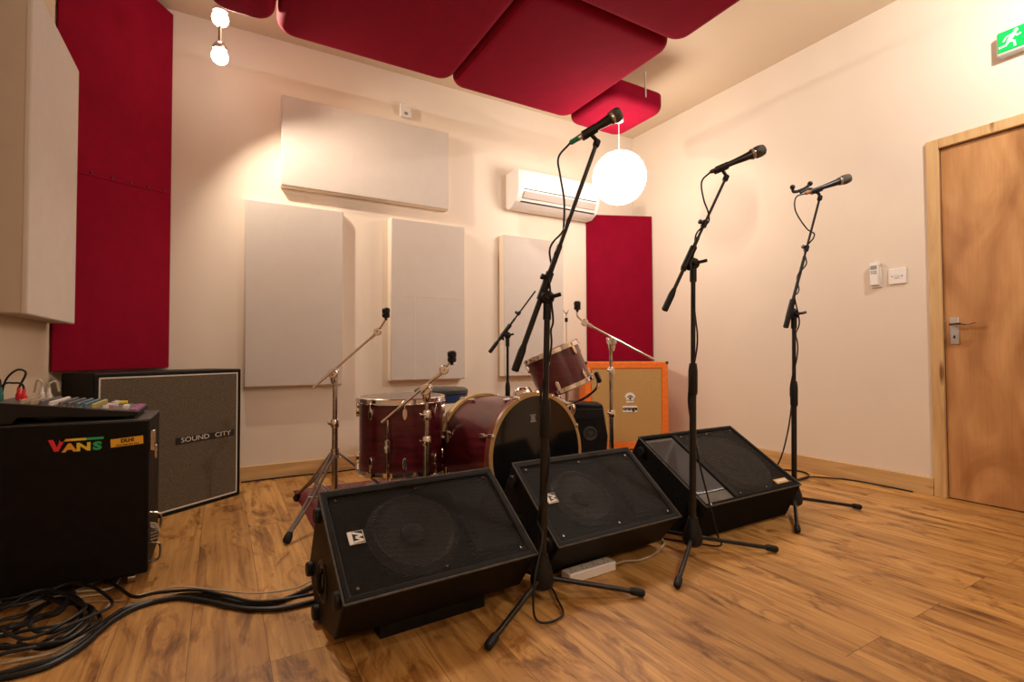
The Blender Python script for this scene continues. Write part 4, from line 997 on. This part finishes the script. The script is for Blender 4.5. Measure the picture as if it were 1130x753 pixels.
# ------------------------------------------------------------------ cables on the floor
CB = dict(
black_thick=[(-0.553,1.80),(-0.486,1.785),(-0.44,1.79),(-0.399,1.796),(-0.365,1.812),(-0.334,1.861),(-0.306,1.939),(-0.283,1.997),(-0.246,2.041),(-0.128,2.042),(-0.046,1.976),(0.034,1.882),(0.095,1.826),(0.173,1.786),(0.278,1.781),(.36,1.80)],
black_thick2=[(-0.518,1.76),(-0.475,1.76),(-0.418,1.759),(-0.372,1.776),(-0.329,1.834),(-0.299,1.917),(-0.273,1.976),(-0.222,2.033),(-0.113,2.055),(-0.014,1.993),(0.058,1.9),(0.145,1.842),(0.223,1.858),(0.297,1.904),(.37,1.92)],
black_case=[(-0.43,2.44),(-0.364,2.371),(-0.301,2.212),(-0.24,2.10),(-0.177,2.082),(-0.064,2.035),(0.019,1.957),(0.097,1.862),(0.176,1.815),(0.281,1.805),(.36,1.83)],
white_long=[(-0.245,2.137),(-0.199,2.145),(-0.115,2.098),(-0.031,2.035),(0.083,1.922),(0.165,1.881),(0.236,1.892),(0.299,1.925),(.36,1.94)],
loop1=[(-0.598,2.049),(-0.57,2.113),(-0.527,2.135),(-0.491,2.196),(-0.446,2.202),(-0.385,2.134),(-0.335,2.052),(-0.314,2.0),(-0.315,1.953),(-0.343,1.908),(-0.387,1.876),(-0.422,1.869),(-0.458,1.898),(-0.482,1.931),(-0.484,1.965)],
loop2=[(-0.547,1.879),(-0.517,1.921),(-0.484,1.905),(-0.435,1.888),(-0.397,1.923),(-0.365,1.956),(-0.364,2.02),(-0.386,2.103),(-0.443,2.19),(-0.476,2.177),(-0.502,2.101),(-0.515,2.0),(-0.565,1.988)],
loop3=[(-0.558,1.914),(-0.507,1.885),(-0.446,1.871),(-0.375,1.861),(-0.336,1.904),(-0.33,1.981),(-0.341,2.046),(-0.39,2.121),(-0.439,2.155),(-0.523,2.24),(-0.566,2.219),(-0.659,2.23)],
loop4=[(-0.525,1.831),(-0.478,1.838),(-0.422,1.846),(-0.375,1.877),(-0.347,1.927),(-0.339,1.977),(-0.345,2.028),(-0.379,2.098),(-0.427,2.18),(-0.469,2.24)],
strap=[(-0.551,1.98),(-0.517,1.984),(-0.492,1.995),(-0.459,2.029),(-0.422,2.026),(-0.411,2.087),(-0.414,2.173)],
wh1=[(-0.621,2.181),(-0.585,2.166),(-0.533,2.159),(-0.522,2.225),(-0.469,2.262),(-0.417,2.303),(-0.369,2.353)],
wh2=[(-0.534,2.233),(-0.501,2.24),(-0.461,2.257),(-0.409,2.262),(-0.327,2.238),(-0.31,2.32),(-0.32,2.40)],
wh3=[(-0.43,2.216),(-0.386,2.219),(-0.337,2.202),(-0.309,2.144),(-0.312,2.091),(-0.328,2.053)],
wh4=[(-0.414,2.173),(-0.361,2.164),(-0.304,2.136),(-0.267,2.12)],
wh5=[(-0.486,2.131),(-0.485,2.091),(-0.467,2.043),(-0.439,2.013),(-0.406,2.012),(-0.373,2.016)],
wh6=[(-0.526,1.852),(-0.499,1.854),(-0.446,1.849),(-0.397,1.85),(-0.359,1.892),(-0.334,1.911)],
wh7=[(-0.559,2.01),(-0.553,2.053),(-0.533,2.082),(-0.519,2.101)])
info = dict(
black_thick=('thick black cable sweeping from the front left to the leftmost monitor, lower one', .0085, .0090, CABLEB),
black_thick2=('thick black cable beside its twin, curving highest before the leftmost monitor', .0080, .0085, CABLEB),
black_case=('black cable coming from under the case and joining the thick pair', .0055, .0200, CABLEB),
white_long=('thin white cable lying along the top of the black cable run', .0030, .0220, CABLEW),
loop1=('outermost black loop of the cable tangle before the black case', .0060, .0150, CABLEB),
loop2=('black cable loop crossing the middle of the tangle', .0055, .0210, CABLEB),
loop3=('black cable loop running back along the foot of the case', .0055, .0270, CABLEB),
loop4=('black cable loop on the camera side of the tangle', .0055, .0330, CABLEB),
strap=('short thick black cable lying across the middle of the tangle', .0100, .0420, CABLEB),
wh1=('beige cable leaving the tangle under the black case', .0035, .0040, CABLEW),
wh2=('beige cable running along the foot of the case to the castor', .0035, .0090, CABLEW),
wh3=('beige cable with a hooked end right of the tangle', .0032, .0050, CABLEW),
wh4=('thin beige cable reaching right towards the white one', .0028, .0035, CABLEW),
wh5=('curled white cable in the gap of the tangle', .0038, .0040, CABLEW),
wh6=('beige cable under the front side of the tangle', .0040, .0042, CABLEW),
wh7=('short beige cable at the left photo edge', .0040, .0042, CABLEW))
for k, pts in CB.items():
    lab, rad, z, m = info[k]
    n = len(pts)
    P = []
    for i, (x, y) in enumerate(pts):
        zz = z+.004*math.sin(i*1.7)*(1 if z > .012 else 0)
        if k in ('black_case', 'white_long') and (i < 2 or i > n-2): zz = rad+.0005
        zz = max(zz, rad+.0005)
        P.append(V((x, y, min(zz, .028) if y > 2.24 else zz)))
    tube_thing('floor_cable', lab, 'cable', P, rad, m, 'cables before the black case')
for dx, dy, sc_2, z in ((.012, -.030, .93, .040), (-.020, .035, .88, .046), (.022, .012, 1.04, .052), (-.030, -.012, .97, .058)):
    P = []
    for i, (x, y) in enumerate(CB['loop1' if sc_2 > .95 else 'loop3']):
        P.append(V((-.44+(x+.44)*sc_2+dx, min(2.235, 2.0+(y-2.0)*sc_2+dy), z+.006*math.sin(i*1.3+dx*90))))
    tube_thing('floor_cable', 'thin black cable loop heaped on top of the tangle before the black case', 'cable', P, .0048, CABLEB, 'loops on top of the cable tangle')
WC = [(.12, 3.672), (.25, 3.680), (.474, 3.678), (.711, 3.665), (.859, 3.672), (1.10, 3.66), (1.5, 3.672)]
tube_thing('floor_cable', 'thin black cable along the back wall baseboard', 'cable', [V((x, y, .006)) for x, y in WC], .0045, CABLEB)

# everything of the kit that stands on the rug is lifted by the rug's thickness
for o in (csB, csC, hh, ft, bd_, rtm, ss, th, oh, sm): o.location.z += .0045
